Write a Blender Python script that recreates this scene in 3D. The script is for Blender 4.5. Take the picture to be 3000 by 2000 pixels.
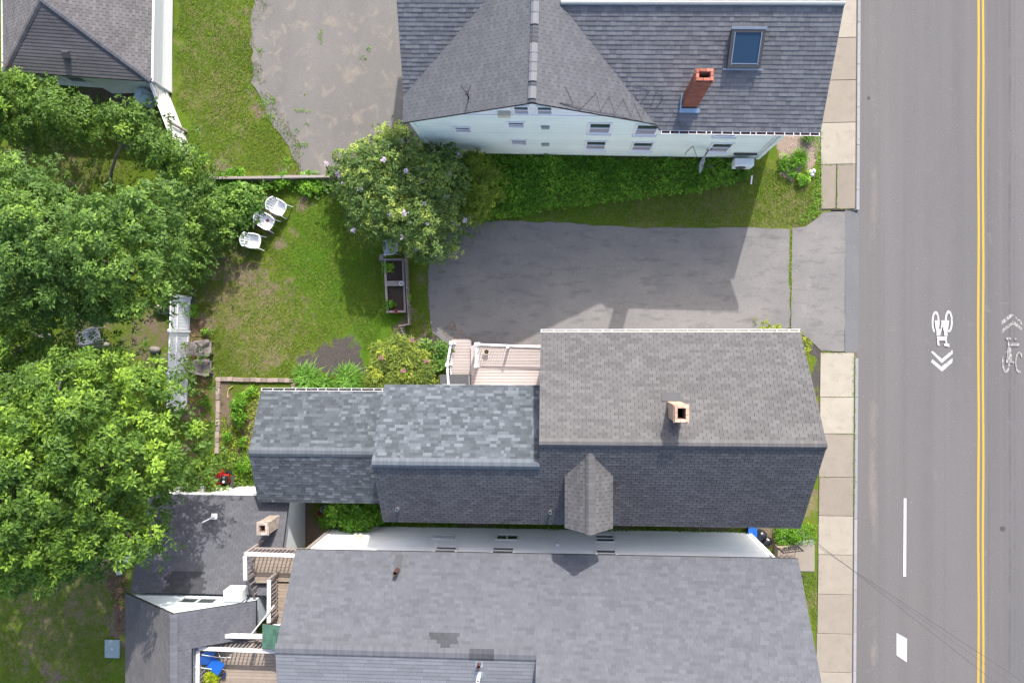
import bpy, bmesh, math, random
import numpy as np
from mathutils import Vector, Matrix, noise as mnoise

random.seed(7); RNG = np.random.default_rng(11)
for o in list(bpy.data.objects): bpy.data.objects.remove(o)
SC = bpy.context.scene
COL = SC.collection

# ------------------------------------------------------------------ camera
CAM_H = 34.2                      # drone height over the road
FPX = 2080.0                      # focal length in pixels of the 3000 px wide photograph
TILT = math.atan(130 / FPX)       # the drone hangs 3.6 degrees off plumb
cd = bpy.data.cameras.new('camera'); cam = bpy.data.objects.new('camera', cd); COL.objects.link(cam)
cam.location = (0, 0, CAM_H); cam.rotation_euler = (0, TILT, 0)
cd.sensor_width = 36; cd.lens = 36 * FPX / 3000; cd.clip_start = 0.5; cd.clip_end = 3000
SC.camera = cam
SC.render.resolution_x = 1024; SC.render.resolution_y = 682

# ------------------------------------------------------------------ light
SUN = Vector((0.335, 1.225, 1.0)).normalized()      # towards the sun, from the dormer's shadow
w = bpy.data.worlds.new('World'); SC.world = w; w.use_nodes = True
nt = w.node_tree; nt.nodes.clear()
sky = nt.nodes.new('ShaderNodeTexSky'); sky.sky_type = 'NISHITA'; sky.sun_disc = False
sky.sun_elevation = math.asin(SUN.z); sky.sun_rotation = math.atan2(SUN.x, SUN.y)
sky.air_density = 0.75; sky.dust_density = 2.6; sky.ozone_density = 0.6
bg = nt.nodes.new('ShaderNodeBackground'); bg.inputs['Strength'].default_value = 0.15
wo = nt.nodes.new('ShaderNodeOutputWorld')
nt.links.new(sky.outputs[0], bg.inputs[0]); nt.links.new(bg.outputs[0], wo.inputs[0])
sl = bpy.data.lights.new('sun', 'SUN'); sl.energy = 2.35; sl.angle = math.radians(0.6); sl.color = (1, 0.965, 0.92)
so = bpy.data.objects.new('sun', sl); COL.objects.link(so); so.location = (8, 30, 40)
so.rotation_euler = (-SUN).to_track_quat('-Z', 'Y').to_euler()
SC.view_settings.view_transform = 'Standard'; SC.view_settings.look = 'None'
SC.view_settings.exposure = 1.47; SC.view_settings.gamma = 1

# ------------------------------------------------------------------ helpers
_ct, _st = math.cos(TILT), math.sin(TILT)
def P(px, py, z=0.0):
    """a pixel of the photograph and a height give a point of the place"""
    u = (px - 1500) / FPX; v = (1000 - py) / FPX
    d = Vector((-_st + u * _ct, v, -_ct - u * _st)); t = (z - CAM_H) / d.z
    return Vector((t * d.x, t * d.y, z))
def onplane(px, py, p0, n):
    c = Vector((0, 0, CAM_H)); d = P(px, py, 0) - c
    return c + d * (n.dot(p0 - c) / n.dot(d))
def proj(p):
    z = p[2] - CAM_H; r = p[0] * _ct - z * _st; dep = -_st * p[0] - _ct * z
    return 1500 + FPX * r / dep, 1000 - FPX * p[1] / dep
def V3(a): return Vector((float(a[0]), float(a[1]), float(a[2])))
ORG = {}
def setp(o, label=None, cat=None, group=None, kind=None):
    if label: o['label'] = label
    if cat: o['category'] = cat
    if group: o['group'] = group
    if kind: o['kind'] = kind
    return o
def thing(name, label, cat, loc, group=None):
    o = bpy.data.objects.new(name, None); COL.objects.link(o); o.location = loc; o.empty_display_size = 0.2
    ORG[o.name] = V3(loc); return setp(o, label, cat, group)
def link(name, me, parent=None, origin=None):
    o = bpy.data.objects.new(name, me); COL.objects.link(o)
    if parent is not None: o.parent = parent
    elif origin is not None: o.location = origin
    ORG[o.name] = V3(origin) if origin is not None else Vector((0, 0, 0)); return o
def place(o, parent, M):
    """put a piece with shared mesh data at world matrix M below parent"""
    o.parent = parent; o.matrix_basis = Matrix.Translation(-ORG[parent.name]) @ M; ORG[o.name] = ORG[parent.name]

class MB:
    def __init__(s): s.V = []; s.F = []; s.T = []
    def add(s, vs, fs, tone=1.0):
        k = len(s.V); s.V += [tuple(v) for v in vs]; s.F += [tuple(i + k for i in f) for f in fs]; s.T += [tone] * len(fs); return s
    def box(s, c, d, rz=0.0, tone=1.0, M=None, taper=1.0):
        hx, hy, hz = d[0] / 2, d[1] / 2, d[2] / 2
        vs = [Vector((sx * hx * (taper if sz > 0 else 1), sy * hy * (taper if sz > 0 else 1), sz * hz)) for sz in (-1, 1) for sy in (-1, 1) for sx in (-1, 1)]
        R = M if M is not None else Matrix.Rotation(rz, 3, 'Z')
        c = Vector(c); vs = [R @ v + c for v in vs]
        return s.add(vs, [(0, 2, 3, 1), (4, 5, 7, 6), (0, 1, 5, 4), (2, 6, 7, 3), (0, 4, 6, 2), (1, 3, 7, 5)], tone)
    def bar(s, a, b, wd, ht, tone=1.0, up=Vector((0, 0, 1))):
        a, b = Vector(a), Vector(b); d = b - a; L = d.length; d = d / L
        if abs(d.dot(up)) > 0.98: up = Vector((0, 1, 0))
        x = d.cross(up).normalized(); y = x.cross(d)
        M = Matrix((x, d, y)).transposed()
        return s.box((a + b) / 2, (wd, L, ht), M=M, tone=tone)
    def cyl(s, a, b, r0, r1=None, n=10, tone=1.0, cap=True):
        a, b = Vector(a), Vector(b); r1 = r0 if r1 is None else r1; d = (b - a).normalized()
        x = d.cross(Vector((0, 0, 1)) if abs(d.z) < .9 else Vector((1, 0, 0))).normalized(); y = d.cross(x)
        vs = []
        for p, r in ((a, r0), (b, r1)):
            for i in range(n):
                t = 2 * math.pi * i / n; vs.append(p + x * r * math.cos(t) + y * r * math.sin(t))
        fs = [(i, (i + 1) % n, n + (i + 1) % n, n + i) for i in range(n)]
        if cap: fs += [tuple(range(n))[::-1], tuple(range(n, 2 * n))]
        return s.add(vs, fs, tone)
    def tube(s, pts, rs, n=8, tone=1.0):
        pts = [Vector(p) for p in pts]
        if not hasattr(rs, '__len__'): rs = [rs] * len(pts)
        vs = []; x = None
        for i, p in enumerate(pts):
            d = (pts[min(i + 1, len(pts) - 1)] - pts[max(i - 1, 0)]).normalized()
            if x is None: x = d.cross(Vector((0, 0, 1)) if abs(d.z) < .9 else Vector((1, 0, 0))).normalized()
            x = (x - d * x.dot(d)).normalized(); y = d.cross(x)
            for j in range(n):
                t = 2 * math.pi * j / n; vs.append(p + (x * math.cos(t) + y * math.sin(t)) * rs[i])
        fs = [(i * n + j, i * n + (j + 1) % n, (i + 1) * n + (j + 1) % n, (i + 1) * n + j) for i in range(len(pts) - 1) for j in range(n)]
        m = (len(pts) - 1) * n
        fs += [tuple(range(n))[::-1], tuple(range(m, m + n))]
        return s.add(vs, fs, tone)
    def lathe(s, c, prof, n=16, tone=1.0, axis=None):
        c = Vector(c); M = Matrix.Identity(3) if axis is None else Vector(axis).to_track_quat('Z', 'Y').to_matrix()
        vs = [M @ Vector((r * math.cos(2 * math.pi * i / n), r * math.sin(2 * math.pi * i / n), z)) + c for r, z in prof for i in range(n)]
        fs = [(k * n + i, k * n + (i + 1) % n, (k + 1) * n + (i + 1) % n, (k + 1) * n + i) for k in range(len(prof) - 1) for i in range(n)]
        return s.add(vs, fs, tone)
    def prism(s, poly, depth, tone=1.0):
        """poly: 3-D polygon, extruded along the vector depth"""
        n = len(poly); a = [Vector(p) for p in poly]; b = [p + Vector(depth) for p in a]
        return s.add(a + b, [tuple(range(n)), tuple(range(n, 2 * n))[::-1]] + [(i, i + n, (i + 1) % n + n, (i + 1) % n) for i in range(n)], tone)
    def poly(s, pts, tone=1.0): return s.add(pts, [tuple(range(len(pts)))], tone)
    def build(s, name, mat, parent=None, smooth=False, bevel=0.0, fix=True):
        me = bpy.data.meshes.new(name)
        if parent is not None: og = ORG[parent.name]
        else:
            A = np.array(s.V); og = Vector(((A[:, 0].min() + A[:, 0].max()) / 2, (A[:, 1].min() + A[:, 1].max()) / 2, A[:, 2].min()))
        me.from_pydata([tuple(Vector(v) - og) for v in s.V], [], s.F)
        at = me.attributes.new('tone', 'FLOAT', 'FACE'); at.data.foreach_set('value', np.array(s.T, dtype=np.float32))
        if fix or bevel:
            bm = bmesh.new(); bm.from_mesh(me)
            if fix: bmesh.ops.recalc_face_normals(bm, faces=bm.faces)
            if bevel: bmesh.ops.bevel(bm, geom=bm.edges[:], offset=bevel, segments=1, affect='EDGES')
            bm.to_mesh(me); bm.free()
        if smooth: me.polygons.foreach_set('use_smooth', [True] * len(me.polygons))
        me.materials.append(mat); me.update()
        o = link(name, me, parent, og); ORG[o.name] = og
        if parent is not None: o.location = (0, 0, 0)
        return o

def quads(name, V, tone, mat, parent=None, smooth=False, origin=None):
    """V (n,4,3) world coordinates -> one mesh of loose quads with a tone each"""
    V = np.asarray(V, dtype=np.float64); n = len(V)
    og = ORG[parent.name] if parent is not None else (origin if origin is not None else Vector((V[..., 0].mean(), V[..., 1].mean(), V[..., 2].min())))
    me = bpy.data.meshes.new(name)
    me.vertices.add(4 * n); me.vertices.foreach_set('co', (V.reshape(-1, 3) - np.array(og)).astype(np.float32).ravel())
    me.loops.add(4 * n); me.loops.foreach_set('vertex_index', np.arange(4 * n, dtype=np.int32))
    me.polygons.add(n); me.polygons.foreach_set('loop_start', np.arange(0, 4 * n, 4, dtype=np.int32))
    at = me.attributes.new('tone', 'FLOAT', 'FACE'); at.data.foreach_set('value', np.asarray(tone, dtype=np.float32))
    me.materials.append(mat); me.update(calc_edges=True); me.validate()
    o = link(name, me, parent, og); ORG[o.name] = V3(og)
    if parent is not None: o.location = (0, 0, 0)
    return o

# ------------------------------------------------------------------ materials
def lin(r, g, b):
    f = lambda c: (c / 255) / 12.92 if c <= 10 else (((c / 255) + .055) / 1.055) ** 2.4
    return (f(r), f(g), f(b))
class N:
    def __init__(s, name):
        s.m = bpy.data.materials.new(name); s.m.use_nodes = True; s.t = s.m.node_tree; s.t.nodes.clear()
        s.out = s.t.nodes.new('ShaderNodeOutputMaterial'); s.b = s.t.nodes.new('ShaderNodeBsdfPrincipled')
        s.t.links.new(s.b.outputs[0], s.out.inputs[0]); s.pos = s.t.nodes.new('ShaderNodeNewGeometry').outputs['Position']
    def n(s, k, **kw):
        x = s.t.nodes.new(k)
        for a, v in kw.items(): setattr(x, a, v)
        return x
    def l(s, a, b): s.t.links.new(a, b)
    def noise(s, scale, detail=4, rough=.55, stretch=None, dist=0.0, off=0.0):
        x = s.n('ShaderNodeTexNoise'); x.inputs['Scale'].default_value = scale; x.inputs['Detail'].default_value = detail
        x.inputs['Roughness'].default_value = rough; x.inputs['Distortion'].default_value = dist
        mp = s.n('ShaderNodeMapping'); s.l(s.pos, mp.inputs[0]); mp.inputs['Location'].default_value = (off, off * .7, off * .3)
        if stretch: mp.inputs['Scale'].default_value = stretch
        s.l(mp.outputs[0], x.inputs['Vector']); return x.outputs['Fac']
    def ramp(s, f, a, b):
        x = s.n('ShaderNodeMapRange'); x.inputs['From Min'].default_value = a; x.inputs['From Max'].default_value = b; s.l(f, x.inputs['Value']); return x.outputs[0]
    def mix(s, f, a, b, mode='MIX'):
        x = s.n('ShaderNodeMix', data_type='RGBA', blend_type=mode)
        for i, v in ((6, a), (7, b)):
            if isinstance(v, (tuple, list)): x.inputs[i].default_value = (*v, 1)
            else: s.l(v, x.inputs[i])
        if isinstance(f, (int, float)): x.inputs[0].default_value = f
        else: s.l(f, x.inputs[0])
        return x.outputs[2]
    def math(s, op, a, b=0.0, c=None):
        x = s.n('ShaderNodeMath', operation=op)
        for i, v in enumerate((a, b) if c is None else (a, b, c)):
            if isinstance(v, (int, float)): x.inputs[i].default_value = v
            else: s.l(v, x.inputs[i])
        return x.outputs[0]
    def scale(s, col, f):
        x = s.n('ShaderNodeVectorMath', operation='SCALE')
        if isinstance(col, (tuple, list)): x.inputs[0].default_value = col
        else: s.l(col, x.inputs[0])
        if isinstance(f, (int, float)): x.inputs['Scale'].default_value = f
        else: s.l(f, x.inputs['Scale'])
        return x.outputs[0]
    def attr(s, name='tone', out='Fac'):
        x = s.n('ShaderNodeAttribute'); x.attribute_name = name; return x.outputs[out]
    def bump(s, h, strength=.3, dist=.02):
        x = s.n('ShaderNodeBump'); x.inputs['Strength'].default_value = strength; x.inputs['Distance'].default_value = dist
        s.l(h, x.inputs['Height']); s.l(x.outputs[0], s.b.inputs['Normal'])
    def fin(s, col, rough=.85, spec=.3, metal=0.0):
        if isinstance(col, (tuple, list)): s.b.inputs['Base Color'].default_value = (*col, 1)
        else: s.l(col, s.b.inputs['Base Color'])
        if isinstance(rough, (int, float)): s.b.inputs['Roughness'].default_value = rough
        else: s.l(rough, s.b.inputs['Roughness'])
        s.b.inputs['Specular IOR Level'].default_value = spec; s.b.inputs['Metallic'].default_value = metal
        return s.m
def plain(name, col, rough=.7, vary=.12, scale=6.0, spec=.3, metal=0.0, bump=0.0, bscale=40, rnd=0.0, stretch=None, dirt=None, dscale=2.0, dlim=(.55, .75)):
    """a surface colour with mottling, times the piece's tone"""
    k = N(name); f = k.noise(scale, 5, .6, stretch)
    c = k.scale(col, k.math('MULTIPLY_ADD', f, 2 * vary, 1 - vary)); c = k.scale(c, k.attr())
    if rnd:
        oi = k.n('ShaderNodeObjectInfo'); c = k.scale(c, k.math('MULTIPLY_ADD', oi.outputs['Random'], 2 * rnd, 1 - rnd))
    if dirt: c = k.mix(k.ramp(k.noise(dscale, 6, .65, stretch, off=3), *dlim), c, dirt)
    if bump: k.bump(k.noise(bscale, 4, .6, stretch), bump, .01)
    return k.fin(c, rough, spec, metal)
def shingle_mat(name, col, streak=.18, warm=None):
    k = N(name); g = k.noise(140, 2, .7); f = k.noise(.7, 5, .6); st = k.noise(1.2, 4, .6, (3.0, 3.0, .2), off=9)
    c = k.scale(col, k.attr()); c = k.scale(c, k.math('MULTIPLY_ADD', g, .5, .75)); c = k.scale(c, k.math('MULTIPLY_ADD', f, 2 * streak, 1 - streak))
    c = k.scale(c, k.math('MULTIPLY_ADD', st, .3, .85))
    if warm: c = k.mix(k.ramp(k.noise(1.6, 5, .6, off=5), .56, .75), c, k.scale(c, 1.0) if False else warm)
    k.bump(g, .35, .006); return k.fin(c, .95, .15)

M = {}
M['sh_taupe'] = shingle_mat('shingle_taupe', (.105, .101, .0995))
M['sh_slate'] = shingle_mat('shingle_slate', (.078, .088, .098))
M['sh_grey'] = shingle_mat('shingle_grey', (.096, .100, .110), .1)
M['sh_light'] = shingle_mat('shingle_light', (.150, .156, .168), .1)
M['sh_dark'] = shingle_mat('shingle_dark', (.153, .151, .154), .1)
M['sh_ash'] = shingle_mat('shingle_ash', (.108, .110, .116), .12)
M['sh_weather'] = shingle_mat('shingle_weathered', (.125, .117, .115), .3)
M['sh_shed'] = shingle_mat('shingle_shed', (.098, .100, .111), .25)
M['sh_green'] = shingle_mat('shingle_green', (.06, .125, .09), .1)
M['deckdark'] = plain('roof_underlay', (.035, .034, .036), .95, .2, 8)
M['white'] = plain('white_paint', (.74, .74, .73), .5, .05, 3, dirt=(.5, .49, .46), dscale=1.3, dlim=(.6, .9))
M['trim'] = plain('white_trim', (.76, .76, .76), .45, .04, 3)
M['mint'] = plain('mint_siding', (.72, .79, .71), .55, .05, 1.2, dirt=(.58, .66, .66), dscale=.5, dlim=(.55, .8))
M['paleblue'] = plain('pale_grey_siding', (.78, .80, .81), .55, .06, 1.0, dirt=(.66, .67, .67), dscale=.7, dlim=(.55, .85))
M['concrete'] = plain('foundation_concrete', (.30, .29, .27), .9, .2, 3, bump=.2)
M['brick'] = plain('brick', (.30, .105, .07), .9, .25, 9, rnd=.25, bump=.3)
M['brick_pale'] = plain('brick_pale', (.40, .27, .19), .9, .3, 9, rnd=.3, bump=.3)
M['mortar'] = plain('mortar', (.26, .17, .14), .95, .2, 20)
M['soot'] = plain('soot', (.012, .010, .010), .95, .3, 6)
M['metal'] = plain('galvanised', (.42, .44, .46), .38, .15, 5, metal=.7, spec=.5)
M['flash'] = plain('flashing', (.35, .45, .55), .4, .1, 4, metal=.5)
M['glass'] = None
def glass(name, col=(.02, .025, .03), r=.06):
    k = N(name); return k.fin(col, r, .7)
M['glass'] = glass('window_glass', (.035, .05, .05)); M['skyglass'] = glass('skylight_glass', (.02, .05, .09), .03)
M['blind'] = plain('window_blind', (.30, .27, .30), .6, .06, 8)
M['rustgut'] = plain('gutter_inside', (.085, .045, .045), .9, .5, 6)
M['black'] = plain('black_plastic', (.02, .02, .022), .45, .2, 6)
M['darkgrey'] = plain('dark_grey_board', (.065, .065, .068), .75, .15, 5)
M['iron'] = plain('iron', (.035, .03, .028), .6, .3, 10)
M['rust'] = plain('rusty_pipe', (.07, .035, .03), .8, .4, 20)
M['wood_grey'] = plain('weathered_wood', (.25, .215, .20), .9, .22, 5, rnd=.18, stretch=(1, 1, 1), bump=.2)
M['wood_tan'] = plain('deck_wood', (.275, .222, .172), .85, .22, 4, rnd=.16, bump=.2)
M['wood_paint'] = plain('flaking_white_wood', (.60, .56, .54), .7, .12, 5, dirt=(.32, .27, .24), dscale=6, dlim=(.56, .72))
M['composite'] = plain('composite_board', (.40, .342, .315), .75, .08, 3, rnd=.07)
M['vinyl'] = plain('vinyl', (.76, .76, .77), .35, .03, 2)
M['resin'] = plain('white_resin', (.78, .78, .78), .4, .03, 4)
M['resin_blue'] = plain('dusty_resin', (.46, .50, .56), .5, .1, 8, dirt=(.2, .14, .1), dscale=7, dlim=(.58, .7))
M['bark'] = plain('bark', (.15, .13, .115), .95, .35, 9, bump=.5, bscale=30)
M['soil'] = plain('soil', (.045, .032, .024), .97, .4, 14, bump=.5)
M['terra'] = plain('terracotta', (.35, .11, .05), .85, .15, 6)
M['cream'] = plain('cream_pot', (.55, .48, .36), .6, .1, 6)
M['bluepl'] = plain('blue_plastic', (.012, .10, .40), .35, .1, 5, spec=.5)
M['navy'] = plain('navy_plastic', (.02, .04, .16), .4, .1, 5)
M['red'] = plain('red_paint', (.40, .012, .018), .3, .1, 5, spec=.6)
M['lidgrey'] = plain('grey_green_plastic', (.25, .31, .31), .6, .1, 4)
M['tank'] = plain('tank_paint', (.50, .60, .66), .4, .05, 3)
M['stone'] = plain('pale_stone', (.42, .41, .40), .85, .15, 12, bump=.3)
M['rock'] = plain('field_stone', (.27, .235, .215), .9, .25, 7, rnd=.2, bump=.4)
M['paver'] = plain('paver_block', (.285, .225, .195), .92, .2, 7, rnd=.22, bump=.35)
M['wire'] = plain('cable', (.07, .07, .07), .6, .1, 5)
M['hose'] = plain('hose', (.45, .35, .14), .5, .1, 5)
def leaf_mat(name, col, tip=None, trans=.35):
    k = N(name); c = k.scale(col, k.attr())
    if tip: c = k.mix(k.ramp(k.attr(), 1.05, 1.5), c, k.scale(tip, k.attr()))
    k.fin(c, .55, .25)
    tr = k.n('ShaderNodeBsdfTranslucent'); k.l(k.scale(c, 1.3), tr.inputs[0])
    mx = k.n('ShaderNodeMixShader'); mx.inputs[0].default_value = trans
    k.l(k.b.outputs[0], mx.inputs[1]); k.l(tr.outputs[0], mx.inputs[2]); k.l(mx.outputs[0], k.out.inputs[0]); return k.m
M['leaf_maple'] = leaf_mat('maple_leaves', (.100, .188, .030), (.17, .26, .03))
M['leaf_dark'] = leaf_mat('dark_maple_leaves', (.104, .195, .040), (.16, .25, .04))
M['leaf_lime'] = leaf_mat('lime_leaves', (.11, .185, .022), (.17, .22, .02))
M['leaf_lilac'] = leaf_mat('lilac_leaves', (.125, .21, .055), (.27, .32, .07))
M['leaf_olive'] = leaf_mat('olive_leaves', (.21, .30, .035), (.28, .33, .04))
M['leaf_rhodo'] = leaf_mat('rhododendron_leaves', (.155, .225, .042), (.27, .30, .04))
M['leaf_weed'] = leaf_mat('weed_leaves', (.115, .275, .020), (.18, .32, .03))
M['leaf_yellow'] = leaf_mat('golden_leaves', (.22, .28, .012), (.3, .32, .02))
M['leaf_hosta'] = leaf_mat('broad_leaves', (.10, .21, .035), (.16, .25, .05))
M['leaf_lily'] = leaf_mat('daylily_leaves', (.12, .26, .035), (.16, .30, .04))
M['blade'] = leaf_mat('grass_blades', (.108, .170, .022), (.20, .20, .04), .25)
M['litter'] = plain('leaf_litter', (.20, .115, .07), .9, .3, 20)
M['flower'] = plain('lilac_flowers', (.50, .42, .49), .7, .15, 20)
M['pinkflower'] = plain('pink_flowers', (.28, .13, .15), .7, .2, 20)
M['petal'] = plain('yellow_leaves', (.42, .40, .02), .7, .15, 20)

# ------------------------------------------------------------------ ground
def ground_mat():
    k = N('lawn_ground'); a = k.attr
    n1 = k.noise(.9, 6, .62); n2 = k.noise(7, 6, .7, off=4); n3 = k.noise(38, 3, .7, off=2); n4 = k.noise(2.6, 6, .7, off=12)
    g = k.mix(k.ramp(n1, .35, .65), (.088, .130, .013), (.122, .146, .020))
    g = k.mix(k.ramp(n2, .42, .7), g, (.068, .128, .010))
    g = k.mix(k.math('MULTIPLY', a('lush'), k.ramp(n4, .3, .5)), g, (.062, .145, .008))
    dr = k.ramp(k.math('ADD', k.math('MULTIPLY_ADD', a('dry'), .66, .03), k.math('MULTIPLY', k.math('SUBTRACT', n4, .5), 1.5)), .18, .5)
    g = k.mix(k.math('MULTIPLY', dr, .85), g, (.185, .155, .075))
    d = k.ramp(k.math('ADD', k.math('ADD', a('dirt'), k.math('MULTIPLY', k.math('SUBTRACT', n2, .5), 1.5)), k.math('MULTIPLY', k.math('SUBTRACT', n4, .5), 1.2)), .36, .74)
    dc = k.mix(k.ramp(n3, .35, .65), (.120, .085, .062), (.215, .160, .125))
    g = k.mix(d, g, dc)
    mu = k.ramp(k.math('ADD', a('mulch'), k.math('MULTIPLY', k.math('SUBTRACT', n2, .5), .9)), .4, .6)
    g = k.mix(mu, g, k.mix(k.ramp(n3, .4, .62), (.045, .040, .038), (.110, .095, .085)))
    ch = k.ramp(k.math('ADD', a('chip'), k.math('MULTIPLY', k.math('SUBTRACT', n2, .5), .9)), .4, .6)
    g = k.mix(ch, g, k.mix(k.ramp(n3, .38, .62), (.14, .10, .08), (.40, .31, .25)))
    g = k.scale(g, k.math('MULTIPLY_ADD', n3, .9, .55))
    k.bump(k.math('ADD', n3, n2), .7, .04); return k.fin(g, .95, .1)
M['ground'] = ground_mat()
def asphalt(name, c0, c1, pale=None, palelim=(.56, .72), stain=None, stretch=None, grain=.35, track=False):
    k = N(name); n1 = k.noise(.55, 6, .6, stretch); g = k.noise(70, 2, .8, off=3); n2 = k.noise(1.3, 7, .65, off=8, dist=.6); n5 = k.noise(15, 4, .8, off=6)
    c = k.mix(k.ramp(n1, .32, .68), c0, c1)
    if track: c = k.mix(k.math('MULTIPLY', k.ramp(k.noise(.9, 3, .6, (1, .006, 1), off=4), .46, .62), .30), c, k.scale(c0, .70))
    if track:
        sx = k.n('ShaderNodeSeparateXYZ'); k.l(k.pos, sx.inputs[0]); wob = k.math('ADD', sx.outputs[0], k.math('MULTIPLY', k.math('SUBTRACT', k.noise(.35, 4, .6, off=21), .5), .12))
        for cx, hw, am in ((20.05, .03, .3), (21.0, .05, .35), (21.22, .03, .3), (17.35, .22, .10), (18.55, .25, .10)):
            ln = k.math('MULTIPLY', k.ramp(k.math('ABSOLUTE', k.math('SUBTRACT', wob, cx)), hw * 1.6, hw * .4), k.math('MULTIPLY', k.ramp(k.noise(.8, 4, .6, off=cx), .35, .6), am)); c = k.mix(ln, c, k.scale(c, .45))
        gb = k.math('MULTIPLY', k.ramp(k.math('ABSOLUTE', k.math('SUBTRACT', wob, 14.85)), .28, .05), k.ramp(k.noise(.9, 5, .65, (1, .35, 1), off=44), .5, .68)); c = k.mix(k.math('MULTIPLY', gb, .6), c, (.24, .205, .17))
        c = k.mix(k.math('MULTIPLY', k.ramp(k.noise(.25, 4, .6, (1, .08, 1), off=31), .45, .65), .35), c, k.scale((.150, .128, .120), 1.0))
    if pale: c = k.mix(k.math('MULTIPLY', k.ramp(n2, *palelim), .4), c, pale)
    if stain: c = k.mix(k.math('MULTIPLY', k.ramp(k.noise(.9, 6, .7, (1, 3.2, 1), off=15), .52, .72), .75), c, stain)
    c = k.scale(c, k.math('MULTIPLY_ADD', g, 2 * grain, 1 - grain)); c = k.scale(c, k.math('MULTIPLY_ADD', n5, .62, .69))
    c = k.mix(k.math('MULTIPLY', k.ramp(k.noise(16, 1, .5, off=40), .74, .78), .55), c, (.42, .40, .37)); c = k.mix(k.math('MULTIPLY', k.ramp(k.noise(11, 1, .5, off=50), .76, .79), .5), c, (.03, .03, .03))
    c = k.scale(c, k.attr()); k.bump(g, .4, .006); return k.fin(c, .9, .2)
M['road'] = asphalt('road_asphalt', (.118, .113, .111), (.140, .133, .129), (.20, .18, .16), (.62, .76), None, (1, .06, 1), .28, True)
M['drive'] = asphalt('driveway_asphalt', (.150, .143, .137), (.190, .178, .165), (.28, .255, .225), (.58, .76), (.095, .092, .09), None, .3)
M['lot'] = asphalt('lot_asphalt', (.140, .131, .122), (.172, .160, .147), (.33, .275, .20), (.53, .70), None, (1, .55, 1), .3)
M['patch'] = asphalt('asphalt_patch', (.120, .120, .122), (.142, .140, .140), None, grain=.25)
def slab_mat():
    k = N('sidewalk_concrete'); f = k.noise(1.6, 6, .6); g = k.noise(90, 2, .7); t = k.attr()
    c = k.mix(k.ramp(t, .8, 1.3), (.203, .172, .138), (.325, .292, .236))
    c = k.scale(c, k.math('MULTIPLY_ADD', f, .30, .85)); c = k.scale(c, k.math('MULTIPLY_ADD', g, .2, .9))
    c = k.mix(k.math('MULTIPLY', k.ramp(k.noise(2.2, 7, .75, off=6), .52, .72), .5), c, (.17, .14, .11)); c = k.mix(k.math('MULTIPLY', k.ramp(k.noise(13, 4, .8, off=16), .60, .70), .4), c, (.12, .10, .08)); k.bump(g, .25, .004)
    return k.fin(c, .9, .2)
M['slab'] = slab_mat()
M['kerb'] = plain('kerb_granite', (.24, .243, .245), .85, .2, 6, rnd=.1, bump=.3, dirt=(.2, .18, .16), dscale=5)
def paint(name, col, wear):
    k = N(name); n = k.noise(9, 7, .75, (1.6, .8, 1)); g = k.noise(60, 2, .8)
    f = k.ramp(k.math('ADD', n, k.math('MULTIPLY', k.math('SUBTRACT', g, .5), .35)), wear - .06, wear + .08)
    c = k.mix(f, col, (.118, .113, .110)); k.bump(g, .3, .004); return k.fin(c, .75, .25)
M['paint_white'] = paint('white_road_paint', (.50, .485, .46), .57)
M['paint_worn'] = paint('worn_white_road_paint', (.42, .39, .355), .47)
M['paint_new'] = paint('fresh_white_road_paint', (.55, .55, .545), .72)
M['paint_yellow'] = paint('yellow_road_paint', (.43, .27, .038), .63)

ROAD_Z = -0.13
def vnoise(X, Y, f, seed):
    r = np.random.default_rng(seed); G = r.random((256, 256)); x, y = X * f + 500.3, Y * f + 500.7
    i, j = np.floor(x).astype(int), np.floor(y).astype(int); u, v = x - i, y - j; u = u * u * (3 - 2 * u); v = v * v * (3 - 2 * v)
    g = lambda a, b: G[a % 256, b % 256]
    return (g(i, j) * (1 - u) + g(i + 1, j) * u) * (1 - v) + (g(i, j + 1) * (1 - u) + g(i + 1, j + 1) * u) * v - .5
def blobs(X, Y, L):
    wx_ = X + 1.1 * vnoise(X, Y, .9, 1) + .6 * vnoise(X, Y, 2.3, 2) + .3 * vnoise(X, Y, 5.5, 5); wy_ = Y + 1.1 * vnoise(X, Y, .9, 3) + .6 * vnoise(X, Y, 2.3, 4) + .3 * vnoise(X, Y, 5.5, 6)
    out = np.zeros_like(X)
    for px, py, r, s in L:
        c = P(px, py); rr = r * 1.15 * CAM_H / FPX
        d2 = ((wx_ - c.x) ** 2 + (wy_ - c.y) ** 2) / rr ** 2; out = np.maximum(out, s * np.exp(-d2))
    return out
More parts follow.
